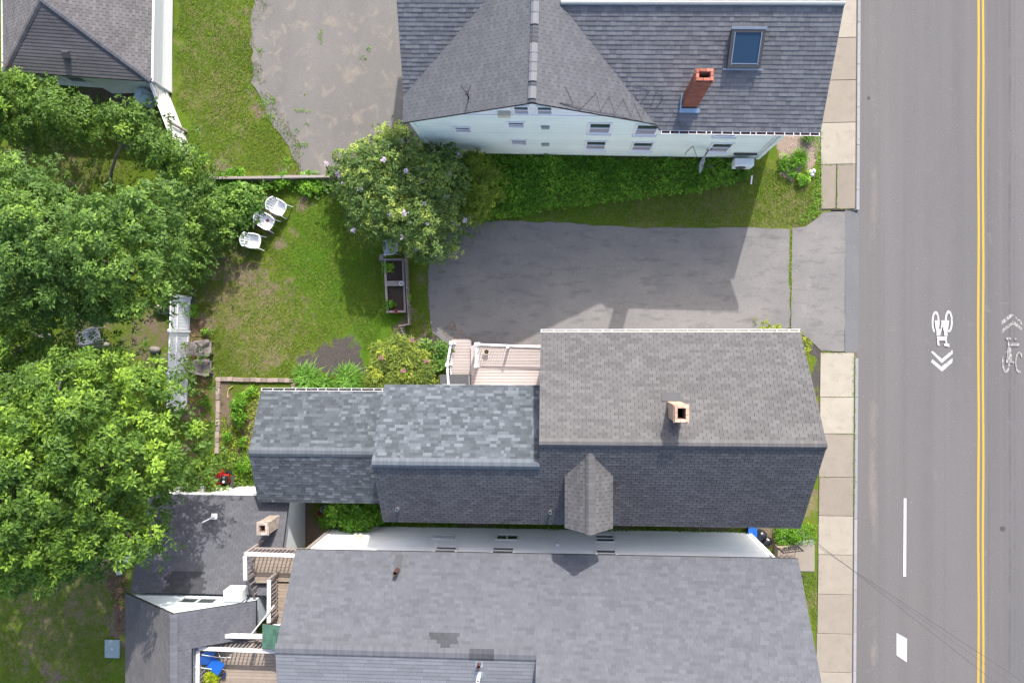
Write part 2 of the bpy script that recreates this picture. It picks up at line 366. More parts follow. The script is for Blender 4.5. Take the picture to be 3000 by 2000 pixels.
DIRT = [(585, 950, 45, .8), (590, 1080, 45, .9), (575, 1200, 40, .85), (580, 1290, 45, .7), (640, 880, 50, .55), (700, 790, 75, .75), (760, 800, 50, .6),
        (860, 660, 22, .7), (820, 700, 28, .8), (890, 580, 30, .7), (800, 850, 70, .5), (680, 900, 60, .5), (720, 960, 45, .45), (900, 880, 45, .45), (790, 1070, 40, .5), (650, 1160, 60, .8), (680, 1200, 70, .7),
        (700, 1260, 60, .7), (1165, 955, 32, .95), (1215, 970, 40, .7), (1235, 740, 35, .8), (1225, 840, 25, .55), (1245, 920, 22, .6), (760, 40, 50, .55), (745, 250, 40, .6), (770, 330, 45, .65), (690, 420, 40, .45),
        (640, 480, 60, .6), (850, 500, 45, .6), (600, 180, 40, .4), (330, 270, 70, .95), (420, 310, 50, .9), (280, 280, 60, .8), (340, 1720, 60, .75), (345, 1820, 40, .9), (300, 1620, 50, .7), (350, 1880, 30, .5),
        (60, 1960, 45, .6), (180, 1980, 40, .85), (100, 1900, 50, .5), (200, 1760, 70, .45), (80, 1780, 60, .45), (900, 1545, 50, 1.), (880, 1500, 40, 1.), (2368, 1500, 28, .55), (2380, 1440, 26, .7), (2300, 1600, 60, .6), (2240, 1580, 50, .8),
        (460, 960, 60, .7), (250, 960, 90, .6), (450, 1050, 60, .7), (400, 1000, 80, .6), (60, 450, 40, .7), (1060, 700, 25, .5), (2400, 660, 22, .8), (2330, 670, 14, .8), (690, 1340, 50, .6), (1310, 995, 30, .7), (1400, 1545, 60, .8), (1800, 1550, 80, .7), (2060, 1555, 80, .7)]
MULCH = [(960, 1070, 50, 1.1), (1030, 1060, 50, 1.1), (910, 1085, 35, .9), (1260, 1000, 40, .85), (1290, 1020, 40, .8), (2360, 1000, 26, 1.2), (2375, 1045, 30, 1.2), (2390, 1100, 24, 1.2), (2395, 1150, 20, 1.2), (2330, 970, 22, 1.1), (2290, 985, 40, 1.1), (565, 905, 26, .7), (545, 990, 22, .6), (745, 645, 30, .9), (785, 600, 26, .9), (1185, 1090, 90, .8), (2130, 460, 60, .5)]
CHIP = [(2320, 410, 50, 1.2), (2350, 440, 45, 1.2), (2300, 440, 30, 1.0), (2330, 480, 35, 1.0), (2390, 400, 30, .8)]
DRY = [(1950, 640, 260, .35), (700, 900, 130, .65), (780, 1000, 110, .6), (850, 950, 90, .5), (620, 100, 150, .4), (640, 300, 120, .5), (560, 250, 80, .35), (2300, 600, 100, .55), (2360, 1470, 40, .8), (2370, 1760, 40, .6), (150, 1850, 180, .55), (250, 1750, 140, .6), (720, 1250, 90, .6), (230, 470, 100, .5), (1600, 620, 160, .3), (2120, 600, 100, .5), (20, 810, 60, .3)]
LUSH = [(900, 760, 70, 1.), (950, 650, 80, .9), (1000, 820, 90, .9), (1050, 760, 80, .9), (1120, 930, 60, .9), (1500, 560, 120, .8), (1700, 560, 120, .8), (560, 130, 80, .6), (560, 420, 90, .6), (1080, 1000, 60, .9), (620, 60, 60, .5), (950, 900, 60, .6)]
xs = np.concatenate([[-900, -300, -90, -45], np.arange(-29.0, 14.31, .14), [14.36, 14.6, 16, 20, 24.7, 24.95, 25.2, 27, 32, 60, 200, 900]])
ys = np.concatenate([[-900, -300, -90, -40], np.arange(-20.5, 20.6, .14), [40, 90, 300, 900]])
X, Y = np.meshgrid(xs, ys); Zg = np.zeros_like(X)
def gheight(X, Y):
    return .02 * np.sin(X * 1.1 + .6 * np.sin(Y * .9)) * np.sin(Y * .8 + 1.3) + .008 * np.sin(X * 5.1 + Y * 1.7) * np.sin(Y * 4.3 - X)
Zg = gheight(X, Y) - .015
Zg = np.where((X > 14.33) & (X < 25.0), -.45, Zg); Zg = np.where(X >= 25.0, -.02, Zg)
Zg = np.where((X > 10.5) & (X <= 14.33), np.minimum(Zg, -.012), Zg); Zg = np.where((X > 13.0) & (X <= 14.33), -.3, Zg)
ny, nx = X.shape
me = bpy.data.meshes.new('ground'); vs = np.stack([X, Y, Zg], -1).reshape(-1, 3)
idx = np.arange(nx * ny).reshape(ny, nx); fq = np.stack([idx[:-1, :-1], idx[:-1, 1:], idx[1:, 1:], idx[1:, :-1]], -1).reshape(-1, 4)
me.vertices.add(len(vs)); me.vertices.foreach_set('co', vs.astype(np.float32).ravel())
me.loops.add(fq.size); me.loops.foreach_set('vertex_index', fq.astype(np.int32).ravel())
me.polygons.add(len(fq)); me.polygons.foreach_set('loop_start', np.arange(0, fq.size, 4, dtype=np.int32))
for nm, L in (('dirt', DIRT), ('mulch', MULCH), ('chip', CHIP), ('dry', DRY), ('lush', LUSH)):
    at = me.attributes.new(nm, 'FLOAT', 'POINT'); at.data.foreach_set('value', blobs(X, Y, L).astype(np.float32).ravel())
me.polygons.foreach_set('use_smooth', [True] * len(me.polygons)); me.materials.append(M['ground']); me.update(calc_edges=True)
gr = link('ground', me); setp(gr, 'green and dry patchy lawn ground between the houses', None, None, 'structure')

# road, markings
mb = MB(); mb.poly([(14.0, -300, ROAD_Z), (25.1, -300, ROAD_Z), (25.1, 300, ROAD_Z), (14.0, 300, ROAD_Z)])
rd = mb.build('road', M['road']); setp(rd, 'grey two lane asphalt street', None, None, 'structure')
def sheet(name, pts, z, mat, label=None, kind='structure', jit=0.0, sub=.35, th=.0, seed=1, tone=1.0):
    """flat patch whose outline wanders a little"""
    rr = random.Random(seed); out = []
    n = len(pts)
    for i in range(n):
        a, b = Vector((*pts[i][:2], 0)), Vector((*pts[(i + 1) % n][:2], 0)); m = max(1, int((b - a).length / sub)) if jit else 1
        for j in range(m):
            p = a.lerp(b, j / m); s = mnoise.noise(Vector((p.x * 1.7, p.y * 1.7, seed))) * jit + rr.uniform(-.25, .25) * jit
            d = (b - a).normalized(); q = p + Vector((-d.y, d.x, 0)) * s; out.append((q.x, q.y, z))
    mb = MB(); mb.poly(out, tone)
    me_o = mb.build(name, mat, fix=False)
    bm = bmesh.new(); bm.from_mesh(me_o.data); bmesh.ops.triangulate(bm, faces=bm.faces)
    for f in bm.faces:
        if f.normal.z < 0: f.normal_flip()
    bm.to_mesh(me_o.data); bm.free()
    if label: setp(me_o, label, None, None, kind)
    else: setp(me_o, None, None, None, kind)
    return me_o
def pts(L, z=0.0): return [P(x, y, z) for x, y in L]
sheet('driveway', pts([(1264, 975), (1256, 900), (1254, 800), (1260, 700), (1310, 662), (1400, 650), (1500, 646), (1650, 652), (1800, 664), (2000, 668), (2200, 667), (2313, 672), (2313, 960), (2270, 975), (2150, 1018), (1900, 1018), (1600, 1018), (1500, 1030), (1320, 1015)]), .012, M['drive'], 'worn asphalt driveway between the two long houses', jit=.09, seed=3)
sheet('driveway_apron', pts([(2320, 668), (2360, 664), (2395, 640), (2410, 622), (2476, 620), (2474, 1030), (2405, 1028), (2380, 1000), (2318, 960)]), .016, M['drive'], 'paler asphalt apron of the driveway by the street', jit=.04, seed=5, tone=1.05)
sheet('apron_patch', [(P(2474, 615).x + .02, P(2474, 615).y), (14.2, P(2515, 615).y), (14.16, P(2515, 1032).y), (P(2474, 1032).x + .02, P(2474, 1032).y)], .0, M['patch'], 'dark asphalt strip where the driveway meets the street', seed=6)
# the strip slopes down to the road
for o in [bpy.data.objects['apron_patch']]:
    for v in o.data.vertices:
        wx = v.co.x + o.location.x
        v.co.z = (.018 if wx < 14.0 else ROAD_Z + .004) - o.location.z
sheet('parking_lot', [P(742, -60), P(738, 60), P(735, 130), P(742, 240), P(772, 310), P(800, 370), P(845, 430), P(872, 480), P(885, 512), P(985, 514), P(1140, 440), Vector((-5.9, 9.6, 0)), Vector((-5.6, 40, 0)), Vector((-12.8, 40, 0))], .012, M['lot'], 'faded beige asphalt parking lot beside the big house', jit=.22, seed=9)
for i, (x0, x1) in enumerate(((19.55, 19.655), (19.76, 19.86))):
    mb = MB(); N_ = 120
    for j in range(N_):
        y0, y1 = -60 + j, -59 + j; a = .012 * math.sin(j * .7 + i); b = .012 * math.sin((j + 1) * .7 + i)
        mb.poly([(x0 + a, y0, ROAD_Z + .004), (x1 + a, y0, ROAD_Z + .004), (x1 + b, y1, ROAD_Z + .004), (x0 + b, y1, ROAD_Z + .004)])
    setp(mb.build('centre_line', M['paint_yellow']), ('left' if i == 0 else 'right') + ' one of the two yellow lines along the middle of the street', 'road marking', 'double yellow centre line')
ZR = ROAD_Z + .004
def rp(x, y): return P(x, y, ZR)
def marking(name, polys, mat, label, group=None):
    mb = MB()
    for k, q in enumerate(polys): mb.poly([rp(*p) + Vector((0, 0, .0006 * k)) for p in q])
    o = mb.build(name, mat, fix=False)
    bm = bmesh.new(); bm.from_mesh(o.data); bmesh.ops.triangulate(bm, faces=bm.faces)
    for f in bm.faces:
        if f.normal.z < 0: f.normal_flip()
    bm.to_mesh(o.data); bm.free(); return setp(o, label, 'road marking', group)
Z7 = lambda L: [(2680 + x / 6.534, 880 + y / 6.534) for x, y in L]
def ring(cx, cy, rx, ry, t, a0=0, a1=360, n=26, sh=0.0):
    L = []
    for k in range(n):
        A, B = math.radians(a0 + (a1 - a0) * k / n), math.radians(a0 + (a1 - a0) * (k + 1) / n)
        pt = lambda a, s: (cx + (rx - s * t) * math.cos(a) + sh * math.sin(a), cy + (ry - s * t * 1.5) * math.sin(a))
        L.append(Z7([pt(A, 0), pt(B, 0), pt(B, 1), pt(A, 1)]))
    return L
bike = ring(397, 415, 74, 212, 34, 100, 410) + ring(645, 400, 76, 212, 36, -210, 100)
bike += [Z7(q) for q in ([(372, 380), (470, 380), (470, 450), (440, 560), (395, 560)], [(405, 545), (475, 545), (478, 676), (410, 676)], [(498, 380), (650, 380), (640, 480), (620, 580), (545, 580), (520, 500), (478, 676), (448, 676), (500, 470)],
                         [(545, 560), (622, 560), (618, 678), (560, 678)], [(415, 690), (607, 690), (603, 770), (420, 770)], [(420, 770), (460, 770), (468, 865), (430, 865)], [(575, 770), (603, 770), (622, 835), (585, 835)], [(552, 826), (655, 830), (652, 888), (560, 870)])]
marking('bicycle_symbol', bike, M['paint_white'], 'white bicycle symbol painted in the near lane above two chevrons')
marking('chevron', [Z7(q) for q in ([(312, 985), (345, 965), (518, 1118), (518, 1195)], [(518, 1118), (722, 945), (722, 1020), (518, 1195)])], M['paint_white'], 'upper white chevron under the bicycle symbol in the near lane', 'lane arrow chevrons')
marking('chevron', [Z7(q) for q in ([(312, 1175), (335, 1122), (518, 1275), (522, 1358)], [(515, 1262), (722, 1105), (722, 1180), (522, 1358)])], M['paint_white'], 'lower white chevron under the bicycle symbol in the near lane', 'lane arrow chevrons')
marking('chevron', [Z7([(1662, 390), (1850, 245), (1892, 290), (1668, 465)]), Z7([(1850, 245), (2050, 400), (2050, 470), (1892, 290)])], M['paint_worn'], 'upper worn chevron in the far lane at the right edge', 'lane arrow chevrons')
marking('chevron', [Z7([(1664, 555), (1890, 385), (1880, 450), (1666, 632)]), Z7([(1890, 385), (2050, 520), (2050, 585), (1880, 450)])], M['paint_worn'], 'lower worn chevron in the far lane above the faded bicycle', 'lane arrow chevrons')
b2 = ring(1745, 1175, 80, 212, 34, -95, 215) + ring(1990, 1180, 78, 205, 30, 60, 330) + [Z7(q) for q in ([(1730, 706), (1828, 704), (1832, 750), (1740, 750)], [(1770, 750), (1795, 750), (1800, 890), (1772, 890)], [(1768, 890), (1830, 890), (1850, 1070), (1850, 1195), (1735, 1195), (1752, 1060)], [(1800, 810), (1990, 815), (1990, 870), (1800, 870)], [(1855, 1150), (1900, 1150), (1890, 1200), (1855, 1200)], [(1900, 720), (1950, 720), (1950, 760), (1900, 760)])]
marking('bicycle_symbol', b2, M['paint_worn'], 'faded bicycle symbol in the far lane at the right edge')
marking('lane_dash', [[(2648, 1459), (2655.5, 1459), (2654.5, 1688), (2646.5, 1688)]], M['paint_new'], 'long thin white line in the near lane')
marking('paint_block', [[(2627, 1853), (2657, 1870), (2656.5, 1938), (2627, 1918)]], M['paint_new'], 'white slanted block painted in the near lane near the bottom')
M['coveriron'] = plain('cover_iron', (.065, .062, .06), .8, .3, 20)
def cover(px, py, r, label):
    c = P(px, py, ROAD_Z); mb = MB(); mb.lathe(c, [(r * 1.12, -.02), (r * 1.12, .006), (r, .007), (r * .97, .004), (.001, .004)], 20)
    setp(mb.build('utility_cover', M['coveriron']), label, 'utility cover', 'utility covers in the street')
cover(2545, 288, .07, 'small dark round cover in the road beside the kerb'); cover(2937, 1548, .11, 'dark round cover in the far lane beside the yellow lines')

# sidewalk: bedding, single slabs, kerb stones
kx = lambda y: 14.10 + .0065 * y                     # face of the kerb
mb = MB()
for ya, yb in ((-60, P(2480, 1031).y), (P(2480, 616).y, 60)): mb.box((13.17, (ya + yb) / 2, -.1), (1.82, yb - ya, .16))
sw = mb.build('sidewalk', plain('joint_dirt', (.12, .10, .075), .95, .3, 8)); setp(sw, 'beige concrete sidewalk along the street', None, None, 'structure')
def wx(y): return P(2405 - max(0, (1000 - FPX * y / CAM_H) - 1000) * .014, 1000).x
SL = [(-160, -12, 1.0), (-12, 112, 1.2), (112, 236, .93), (236, 360, .95), (360, 482, 1.22), (1033, 1163, 1.3), (1163, 1270, 1.3), (1270, 1397, .95), (1397, 1510, .88), (1510, 1624, 1.2), (1624, 1740, 1.08), (1740, 1855, .96), (1855, 1968, .99), (1968, 2085, 1.1), (2085, 2200, 1.0)]
for i, (a, b, t) in enumerate(SL):
    y1, y0 = P(2450, a).y - .012, P(2450, b).y + .012; jx = random.uniform(-.015, .015)
    q = [(wx(y0) + jx, y0), (kx(y0) - .19, y0), (kx(y1) - .19, y1), (wx(y1) + jx, y1)]; dz = random.uniform(-.006, .006)
    mb = MB(); mb.prism([(x, y, .035 + dz) for x, y in q], (0, 0, -.08), t); mb.build('slab', M['slab'], sw, bevel=.008)
y1, y0 = P(2450, 482).y - .012, P(2450, 612).y
for x0, x1, x2, x3 in ((wx(0), 13.06, 13.10, wx(0)), (13.10, kx(y0) - .19, kx(y1) - .19, 13.14)):
    mb = MB(); mb.prism([(x0, y0, .033), (x1, y0, .033), (x2, y1, .033), (x3, y1, .033)], (0, 0, -.08), .86); mb.build('slab', M['slab'], sw, bevel=.008)
kb = MB().box((14.03, 0, -.22), (.08, 90, .1)).build('kerb', M['kerb']); setp(kb, 'granite kerb along the sidewalk', None, None, 'structure')
yy = -17.5
while yy < 18:
    L = random.uniform(1.6, 2.3); a, b = yy, yy + L - .012; yy += L
    lo, hi = P(2515, 1030).y, P(2515, 615).y
    if b > lo and a < hi:
        if a < lo - .4: b = lo
        elif b > hi + .4: a = hi
        else: continue
    q = [(kx(a) - .125, a), (kx(a) + .02, a), (kx(b) + .02, b), (kx(b) - .125, b)]
    mb = MB(); mb.prism([(x, y, .02) for x, y in q], (0, 0, -.25)); mb.build('kerb_stone', M['kerb'], kb, bevel=.012)
# far side of the street
mb = MB(); mb.box((25.15, 0, -.06), (.15, 120, .16)); setp(mb.build('far_kerb', M['kerb']), 'kerb on the far side of the street', None, None, 'structure')
mb = MB(); mb.box((26.1, 0, -.02), (1.7, 120, .1)); setp(mb.build('far_sidewalk', M['slab']), 'sidewalk on the far side of the street', None, None, 'structure')
# front walk of the lower house
fw = MB().box((P(2350, 1627).x, P(2350, 1627).y, -.02), (1.1, 1.5, .05)).build('front_walk', M['concrete']); setp(fw, 'concrete walk from the sidewalk to the steps of the lower house', None, None, 'structure')
for x0, x1 in ((2324, 2386), (2296, 2321)):
    a, b = P(x0, 1592), P(x1, 1672); mb = MB(); mb.box(((a.x + b.x) / 2, (a.y + b.y) / 2, .0), (b.x - a.x, a.y - b.y, .08), tone=.95); mb.build('slab', M['slab'], fw, bevel=.008)
# ------------------------------------------------------------------ shingles and clapboards
def clip(sub, cl):
    out = sub
    for i in range(len(cl)):
        a, b = cl[i], cl[(i + 1) % len(cl)]; ins = lambda p: (b[0] - a[0]) * (p[1] - a[1]) - (b[1] - a[1]) * (p[0] - a[0]) >= -1e-9
        src, out = out, []
        for j in range(len(src)):
            p, q = src[j], src[(j + 1) % len(src)]; ip, iq = ins(p), ins(q)
            if ip: out.append(p)
            if ip != iq:
                den = (b[0] - a[0]) * (q[1] - p[1]) - (b[1] - a[1]) * (q[0] - p[0])
                if abs(den) < 1e-12: continue
                t = ((b[1] - a[1]) * (p[0] - a[0]) - (b[0] - a[0]) * (p[1] - a[1])) / den
                out.append((p[0] + t * (q[0] - p[0]), p[1] + t * (q[1] - p[1])))
        if not out: return []
    return out
def area2(p): return sum(p[i][0] * p[(i + 1) % len(p)][1] - p[(i + 1) % len(p)][0] * p[i][1] for i in range(len(p))) / 2
STY = {  # course, tab widths, slot, tones, thickness
    'tab': (.135, (.305,), .018, (.86, .93, 1., 1., 1.06, 1.13), (.007, .010)),
    'arch': (.135, (.12, .17, .22, .28, .35), .004, (.76, .83, .9, .95, 1., 1.06, 1.15, 1.32, 1.55), (.008, .015)),
    'soft': (.135, (.15, .22, .3, .36), .004, (.89, .95, .98, 1., 1.02, 1.05, 1.1), (.006, .012)),
    'wing': (.165, (.17, .25, .33), .006, (.86, .93, 1., 1.06, 1.14), (.012, .018)),
    'fine': (.128, (.305,), .010, (.92, .97, 1., 1.03, 1.07), (.008,)),
    'row': (.15, (.9, .95, 1.0), .005, (.93, 1., 1.06), (.012,)),
    'board': (.115, (99,), 0, (.97, 1., 1.02), (.016,)),
    'vinyl': (.105, (99,), 0, (.985, 1., 1.01), (.012,)),
}
def laps(poly, sty, out=Vector((0, 0, 1)), seed=1, special=None):
    poly = [Vector(p) for p in poly]; O = poly[0]; U = (poly[1] - poly[0]).normalized()
    n = Vector((0, 0, 0))
    for i in range(len(poly)): n += (poly[i] - O).cross(poly[(i + 1) % len(poly)] - O)
    n.normalize()
    if n.dot(out) < 0: n = -n
    V = n.cross(U)
    if V.z < 0: U = -U; V = -V
    pl = [((p - O).dot(U), (p - O).dot(V)) for p in poly]
    if area2(pl) < 0: pl = pl[::-1]
    e, ws, gap, tones, ths = STY[sty]; rr = random.Random(seed)
    u0, u1 = min(p[0] for p in pl), max(p[0] for p in pl); v0, v1 = min(p[1] for p in pl), max(p[1] for p in pl)
    tabs = []; row = 0; v = v0
    while v < v1 - .01:
        x = u0 - (rr.uniform(0, .3) if len(ws) > 1 else (.1525 if row % 2 else 0) + rr.uniform(-.012, .012))
        band = rr.uniform(.97, 1.03)
        while x < u1:
            wd = rr.choice(ws) if ws[0] < 50 else u1 - u0 + 1
            rc = [(x + gap / 2, v), (x + wd - gap / 2, v), (x + wd - gap / 2, v + e), (x + gap / 2, v + e)]
            cp = clip(rc, pl)
            if len(cp) >= 3 and abs(area2(cp)) > .0008:
                tn = rr.choice(tones); th = rr.choice(ths); full = len(cp) == 4 and abs(abs(area2(cp)) - (wd - gap) * e) < 1e-6
                c3 = O + U * (x + wd / 2) + V * (v + e / 2)
                if special: tn, full = special(c3, tn, full)
                tabs.append((cp, v, tn * (band if not full else 1), th, full, x + gap / 2, wd - gap, c3, e))
            x += wd
        v += e; row += 1
    return (O, U, V, n, tabs)
def lap_mesh(mb, fr, tabs, lift=.002):
    O, U, V, n, _ = fr
    for cp, v0, tn, th, full, x, wd, c3, e in tabs:
        k = len(cp); top = [O + U * a + V * b + n * (lift + th * (1 - (b - v0) / e) + .001) for a, b in cp]; bot = [O + U * a + V * b - n * .002 for a, b in cp]
        fs = [tuple(range(k))]
        for i in range(k):
            j = (i + 1) % k
            if abs(cp[i][1] - v0 - e) < 1e-6 and abs(cp[j][1] - v0 - e) < 1e-6: continue
            fs.append((i, k + i, k + j, j))
        mb.add(top + bot, fs, tn)
PIECE = {}
def tab_piece(parent, fr, tab, mat, name='shingle'):
    O, U, V, n, _ = fr; cp, v0, tn, th, full, x, wd, c3, e = tab
    key = (mat.name, round(wd, 3), round(tn, 2), th, e)
    if key not in PIECE:
        me = bpy.data.meshes.new(name)
        b = [(0, 0, -.002), (wd, 0, -.002), (wd, e, -.002), (0, e, -.002)]; t = [(0, 0, .003 + th), (wd, 0, .003 + th), (wd, e, .003), (0, e, .003)]
        me.from_pydata(t + b, [], [(0, 1, 2, 3), (0, 4, 5, 1), (1, 5, 6, 2), (3, 7, 4, 0), (2, 6, 7, 3), (7, 6, 5, 4)])
        at = me.attributes.new('tone', 'FLOAT', 'FACE'); at.data.foreach_set('value', np.full(6, tn, dtype=np.float32)); me.materials.append(mat); PIECE[key] = me
    o = bpy.data.objects.new(name, PIECE[key]); COL.objects.link(o)
    M4 = Matrix.Identity(4)
    for i, a in enumerate((U, V, n)): M4[0][i], M4[1][i], M4[2][i] = a
    q = O + U * x + V * v0; M4[0][3], M4[1][3], M4[2][3] = q
    place(o, parent, M4); return o
class House:
    def __init__(s, name, label, cat, loc): s.t = thing(name, label, cat, loc); s.planes = []
    def roof(s, poly, sty, mat, seed=1, special=None, deck=.14, name='roof'):
        mb = MB(); poly = [Vector(p) for p in poly]; mb.prism([p - Vector((0, 0, .002)) for p in poly], (0, 0, -deck)); ro = mb.build(name, M['deckdark'], s.t)
        fr = laps(poly, sty, seed=seed, special=special); s.planes.append((ro, fr, mat)); return ro, fr
    def finish(s, limit=300):
        cand = []
        for pi, (ro, fr, mat) in enumerate(s.planes):
            for ti, tb in enumerate(fr[4]):
                if tb[4]:
                    px, py = proj(tb[7])
                    if 0 < px < 3000 and 0 < py < 2000: cand.append(((tb[7] - Vector((0, 0, CAM_H))).length / (tb[6] ** .5), pi, ti))
        cand.sort(); pick = {(a, b) for _, a, b in cand[:limit]}
        for pi, (ro, fr, mat) in enumerate(s.planes):
            mb = MB(); lap_mesh(mb, fr, [t for ti, t in enumerate(fr[4]) if (pi, ti) not in pick])
            if mb.V: setp(mb.build('shingles', mat, ro, fix=False), kind='stuff')
            for ti, t in enumerate(fr[4]):
                if (pi, ti) in pick: tab_piece(ro, fr, t, mat)
    def cap(s, parent, a, b, mat, wd=.3, seg=.15, sag=.05, tone=1.0, lift=.02):
        """ridge cap of short bent pieces along a-b"""
        a, b = Vector(a), Vector(b); d = (b - a); L = d.length; d /= L; x = d.cross(Vector((0, 0, 1))).normalized(); mb = MB(); k = int(L / seg); rr = random.Random(int(L * 100))
        for i in range(k):
            p, q = a + d * (i * L / k), a + d * ((i + 1) * L / k); up = Vector((0, 0, lift)); lo = Vector((0, 0, -sag))
            h = .008 if i % 2 else .004
            prof = lambda c, e: [c - x * wd / 2 + lo + up * e, c - x * wd * .18 + up * e + Vector((0, 0, -.008)), c + x * wd * .18 + up * e + Vector((0, 0, -.008)), c + x * wd / 2 + lo + up * e]
            A, B = prof(p, 1.3), prof(q, .9); mb.add(A + B, [(0, 1, 5, 4), (1, 2, 6, 5), (2, 3, 7, 6), (0, 4, 7, 3), (0, 3, 2, 1), (4, 5, 6, 7)], tone * rr.uniform(.9, 1.1))
        return setp(mb.build('ridge_cap', mat, parent, fix=False), kind='stuff')
    def wall(s, poly, depth, mat, out=None, sty='board', name='wall', seed=1):
        mb = MB(); mb.prism(poly, depth); wl = mb.build(name, mat, s.t)
        if out is not None:
            fr = laps(poly, sty, out, seed); m2 = MB(); lap_mesh(m2, fr, fr[4], .0); setp(m2.build('clapboards', mat, wl, fix=False), kind='stuff')
        return wl
    def window(s, c, u, out, wd, ht, sill=True, blind=.5, mull=False, trim=.09):
        """c: centre on the wall face; u: along the wall; out: outward"""
        c, u, out = Vector(c), Vector(u).normalized(), Vector(out).normalized(); z = Vector((0, 0, 1)); Rm = Matrix((u, -out, z)).transposed()
        if Rm.determinant() < 0: Rm = Matrix((-u, -out, z)).transposed()
        f = MB(); q = c + out * .03
        for sx in (-1, 1): f.box(q + u * sx * (wd / 2 + trim / 2), (trim, .07, ht + 2 * trim), M=Rm)
        for sz in (-1, 1): f.box(q + z * sz * (ht / 2 + trim / 2), (wd, .07, trim), M=Rm)
        if mull: f.box(q, (.05, .06, ht), M=Rm)
        else: f.box(q, (wd, .055, .05), M=Rm)
        wo = f.build('window', M['trim'], s.t)
        g = MB()
        if mull:
            for sx in (-1, 1): MB().box(c + out * .012 + u * sx * wd / 4, (wd / 2 - .05, .02, ht), M=Rm).build('pane', M['glass'], wo)
        else:
            MB().box(c + out * .012 + z * ht / 4, (wd, .02, ht / 2 - .05), M=Rm).build('pane', M['glass'], wo)
            MB().box(c + out * .010 - z * ht / 4, (wd, .02, ht / 2 - .05), M=Rm).build('pane', M['blind'] if blind else M['glass'], wo)
        if sill: MB().box(c + out * .07 - z * (ht / 2 + trim + .02), (wd + 2 * trim + .06, .14, .04), M=Rm).build('sill', M['trim'], wo)
        return wo
    def gutter(s, a, b, out, inner, step=.45, w=.12):
        a, b, out = Vector(a), Vector(b), Vector(out).normalized(); z = Vector((0, 0, 1)); d = (b - a).normalized(); mb = MB()
        A = [a, a - z * .10, a + out * w * .8 - z * .10, a + out * w, a + out * (w - .015), a + out * w * .75 - z * .085, a + out * .015 - z * .085, a + out * .015]
        mb.prism(A, b - a); g = mb.build('gutter', M['trim'], s.t)
        m2 = MB(); m2.prism([a + out * .017 - z * .083, a + out * w * .74 - z * .083, a + out * w * .76 - z * .07, a + out * .017 - z * .07], b - a); m2.build('gutter_debris', inner, g)
        L = (b - a).length; k = int(L / step); rr = random.Random(5)
        for i in range(k + 1):
            p = a + d * min(L - .03, max(.03, i * L / k + rr.uniform(-.08, .08))); MB().bar(p + z * .004, p + out * (w - .004) + z * .004, .025, .012).build('hanger', M['trim'], g)
        return g
    def chimney(s, x0, x1, y0, y1, z0, z1, mat, ring=True, wall=.10, cap_out=.03, a=0.0):
        c0 = Vector(((x0 + x1) / 2, (y0 + y1) / 2, 0)); R = Matrix.Rotation(a, 3, 'Z')
        T = lambda v: R @ (Vector(v) - c0) + c0
        i = .012; inx0, inx1, iny0, iny1 = x0 + wall, x1 - wall, y0 + wall, y1 - wall
        mb = MB()
        for (ax, bx, ay, by) in ((x0 + i, x1 - i, y0 + i, iny0), (x0 + i, x1 - i, iny1, y1 - i), (x0 + i, inx0, iny0, iny1), (inx1, x1 - i, iny0, iny1)):
            mb.prism([T((ax, ay, z0)), T((bx, ay, z0)), T((bx, by, z0)), T((ax, by, z0))], (0, 0, z1 - z0 - .01))
        ch = mb.build('chimney', M['mortar'], s.t)
        m2 = MB(); m2.prism([T((inx0 + .001, iny0 + .001, z0)), T((inx1 - .001, iny0 + .001, z0)), T((inx1 - .001, iny1 - .001, z0)), T((inx0 + .001, iny1 - .001, z0))], (0, 0, z1 - z0 - .7)); m2.build('flue', M['soot'], ch)
        # bricks of the shaft
        h, l = .067, .205; mb = MB(); rr = random.Random(3); z = z0; row = 0; nrow = int((z1 - z0) / h)
        for row in range(nrow):
            z = z1 - .012 - (row + 1) * h; o = cap_out if row in (0, 1) and cap_out else 0.0
            for (p, q, nn) in (((x0 - o, y0 - o), (x1 + o, y0 - o), (0, -1)), ((x1 + o, y0 - o), (x1 + o, y1 + o), (1, 0)), ((x1 + o, y1 + o), (x0 - o, y1 + o), (0, 1)), ((x0 - o, y1 + o), (x0 - o, y0 - o), (-1, 0))):
                p, q = Vector((*p, 0)), Vector((*q, 0)); L = (q - p).length; d = (q - p).normalized(); t = -(l / 2 if row % 2 else 0); nn = Vector((*nn, 0))
                while t < L - .02:
                    ins_ = .093 if nn.x else 0.0; a0, a1 = max(ins_, t), min(L - ins_, t + l - .01)
                    if a1 - a0 > .03:
                        cc = p + d * (a0 + a1) / 2 - nn * .045; cc.z = z + h / 2 - .004; dd = R @ d
                        mb.box(T(cc), (a1 - a0, .09, h - .01), rz=math.atan2(dd.y, dd.x), tone=rr.uniform(.75, 1.2))
                    t += l
        setp(mb.build('bricks', mat, ch), kind='stuff')
        # loose bricks on the rim, one by one
        for (ax, ay, bx, by) in ((x0, y0 + .05, x1 - .1, y0 + .05), (x1 - .05, y0, x1 - .05, y1 - .1), (x1, y1 - .05, x0 + .1, y1 - .05), (x0 + .05, y1, x0 + .05, y0 + .1)):
            p, q = Vector((ax, ay, 0)), Vector((bx, by, 0)); L = (q - p).length; k = max(2, round(L / .21)); d = (q - p) / k
            for j in range(k):
                cc = p + d * (j + .5); cc.z = z1 + .022; dd = R @ d
                MB().box(T(cc), (d.length - .012, .1, .065), rz=math.atan2(dd.y, dd.x) + rr.uniform(-.04, .04), tone=rr.uniform(.85, 1.5)).build('brick', mat, ch, bevel=.006)
        return ch
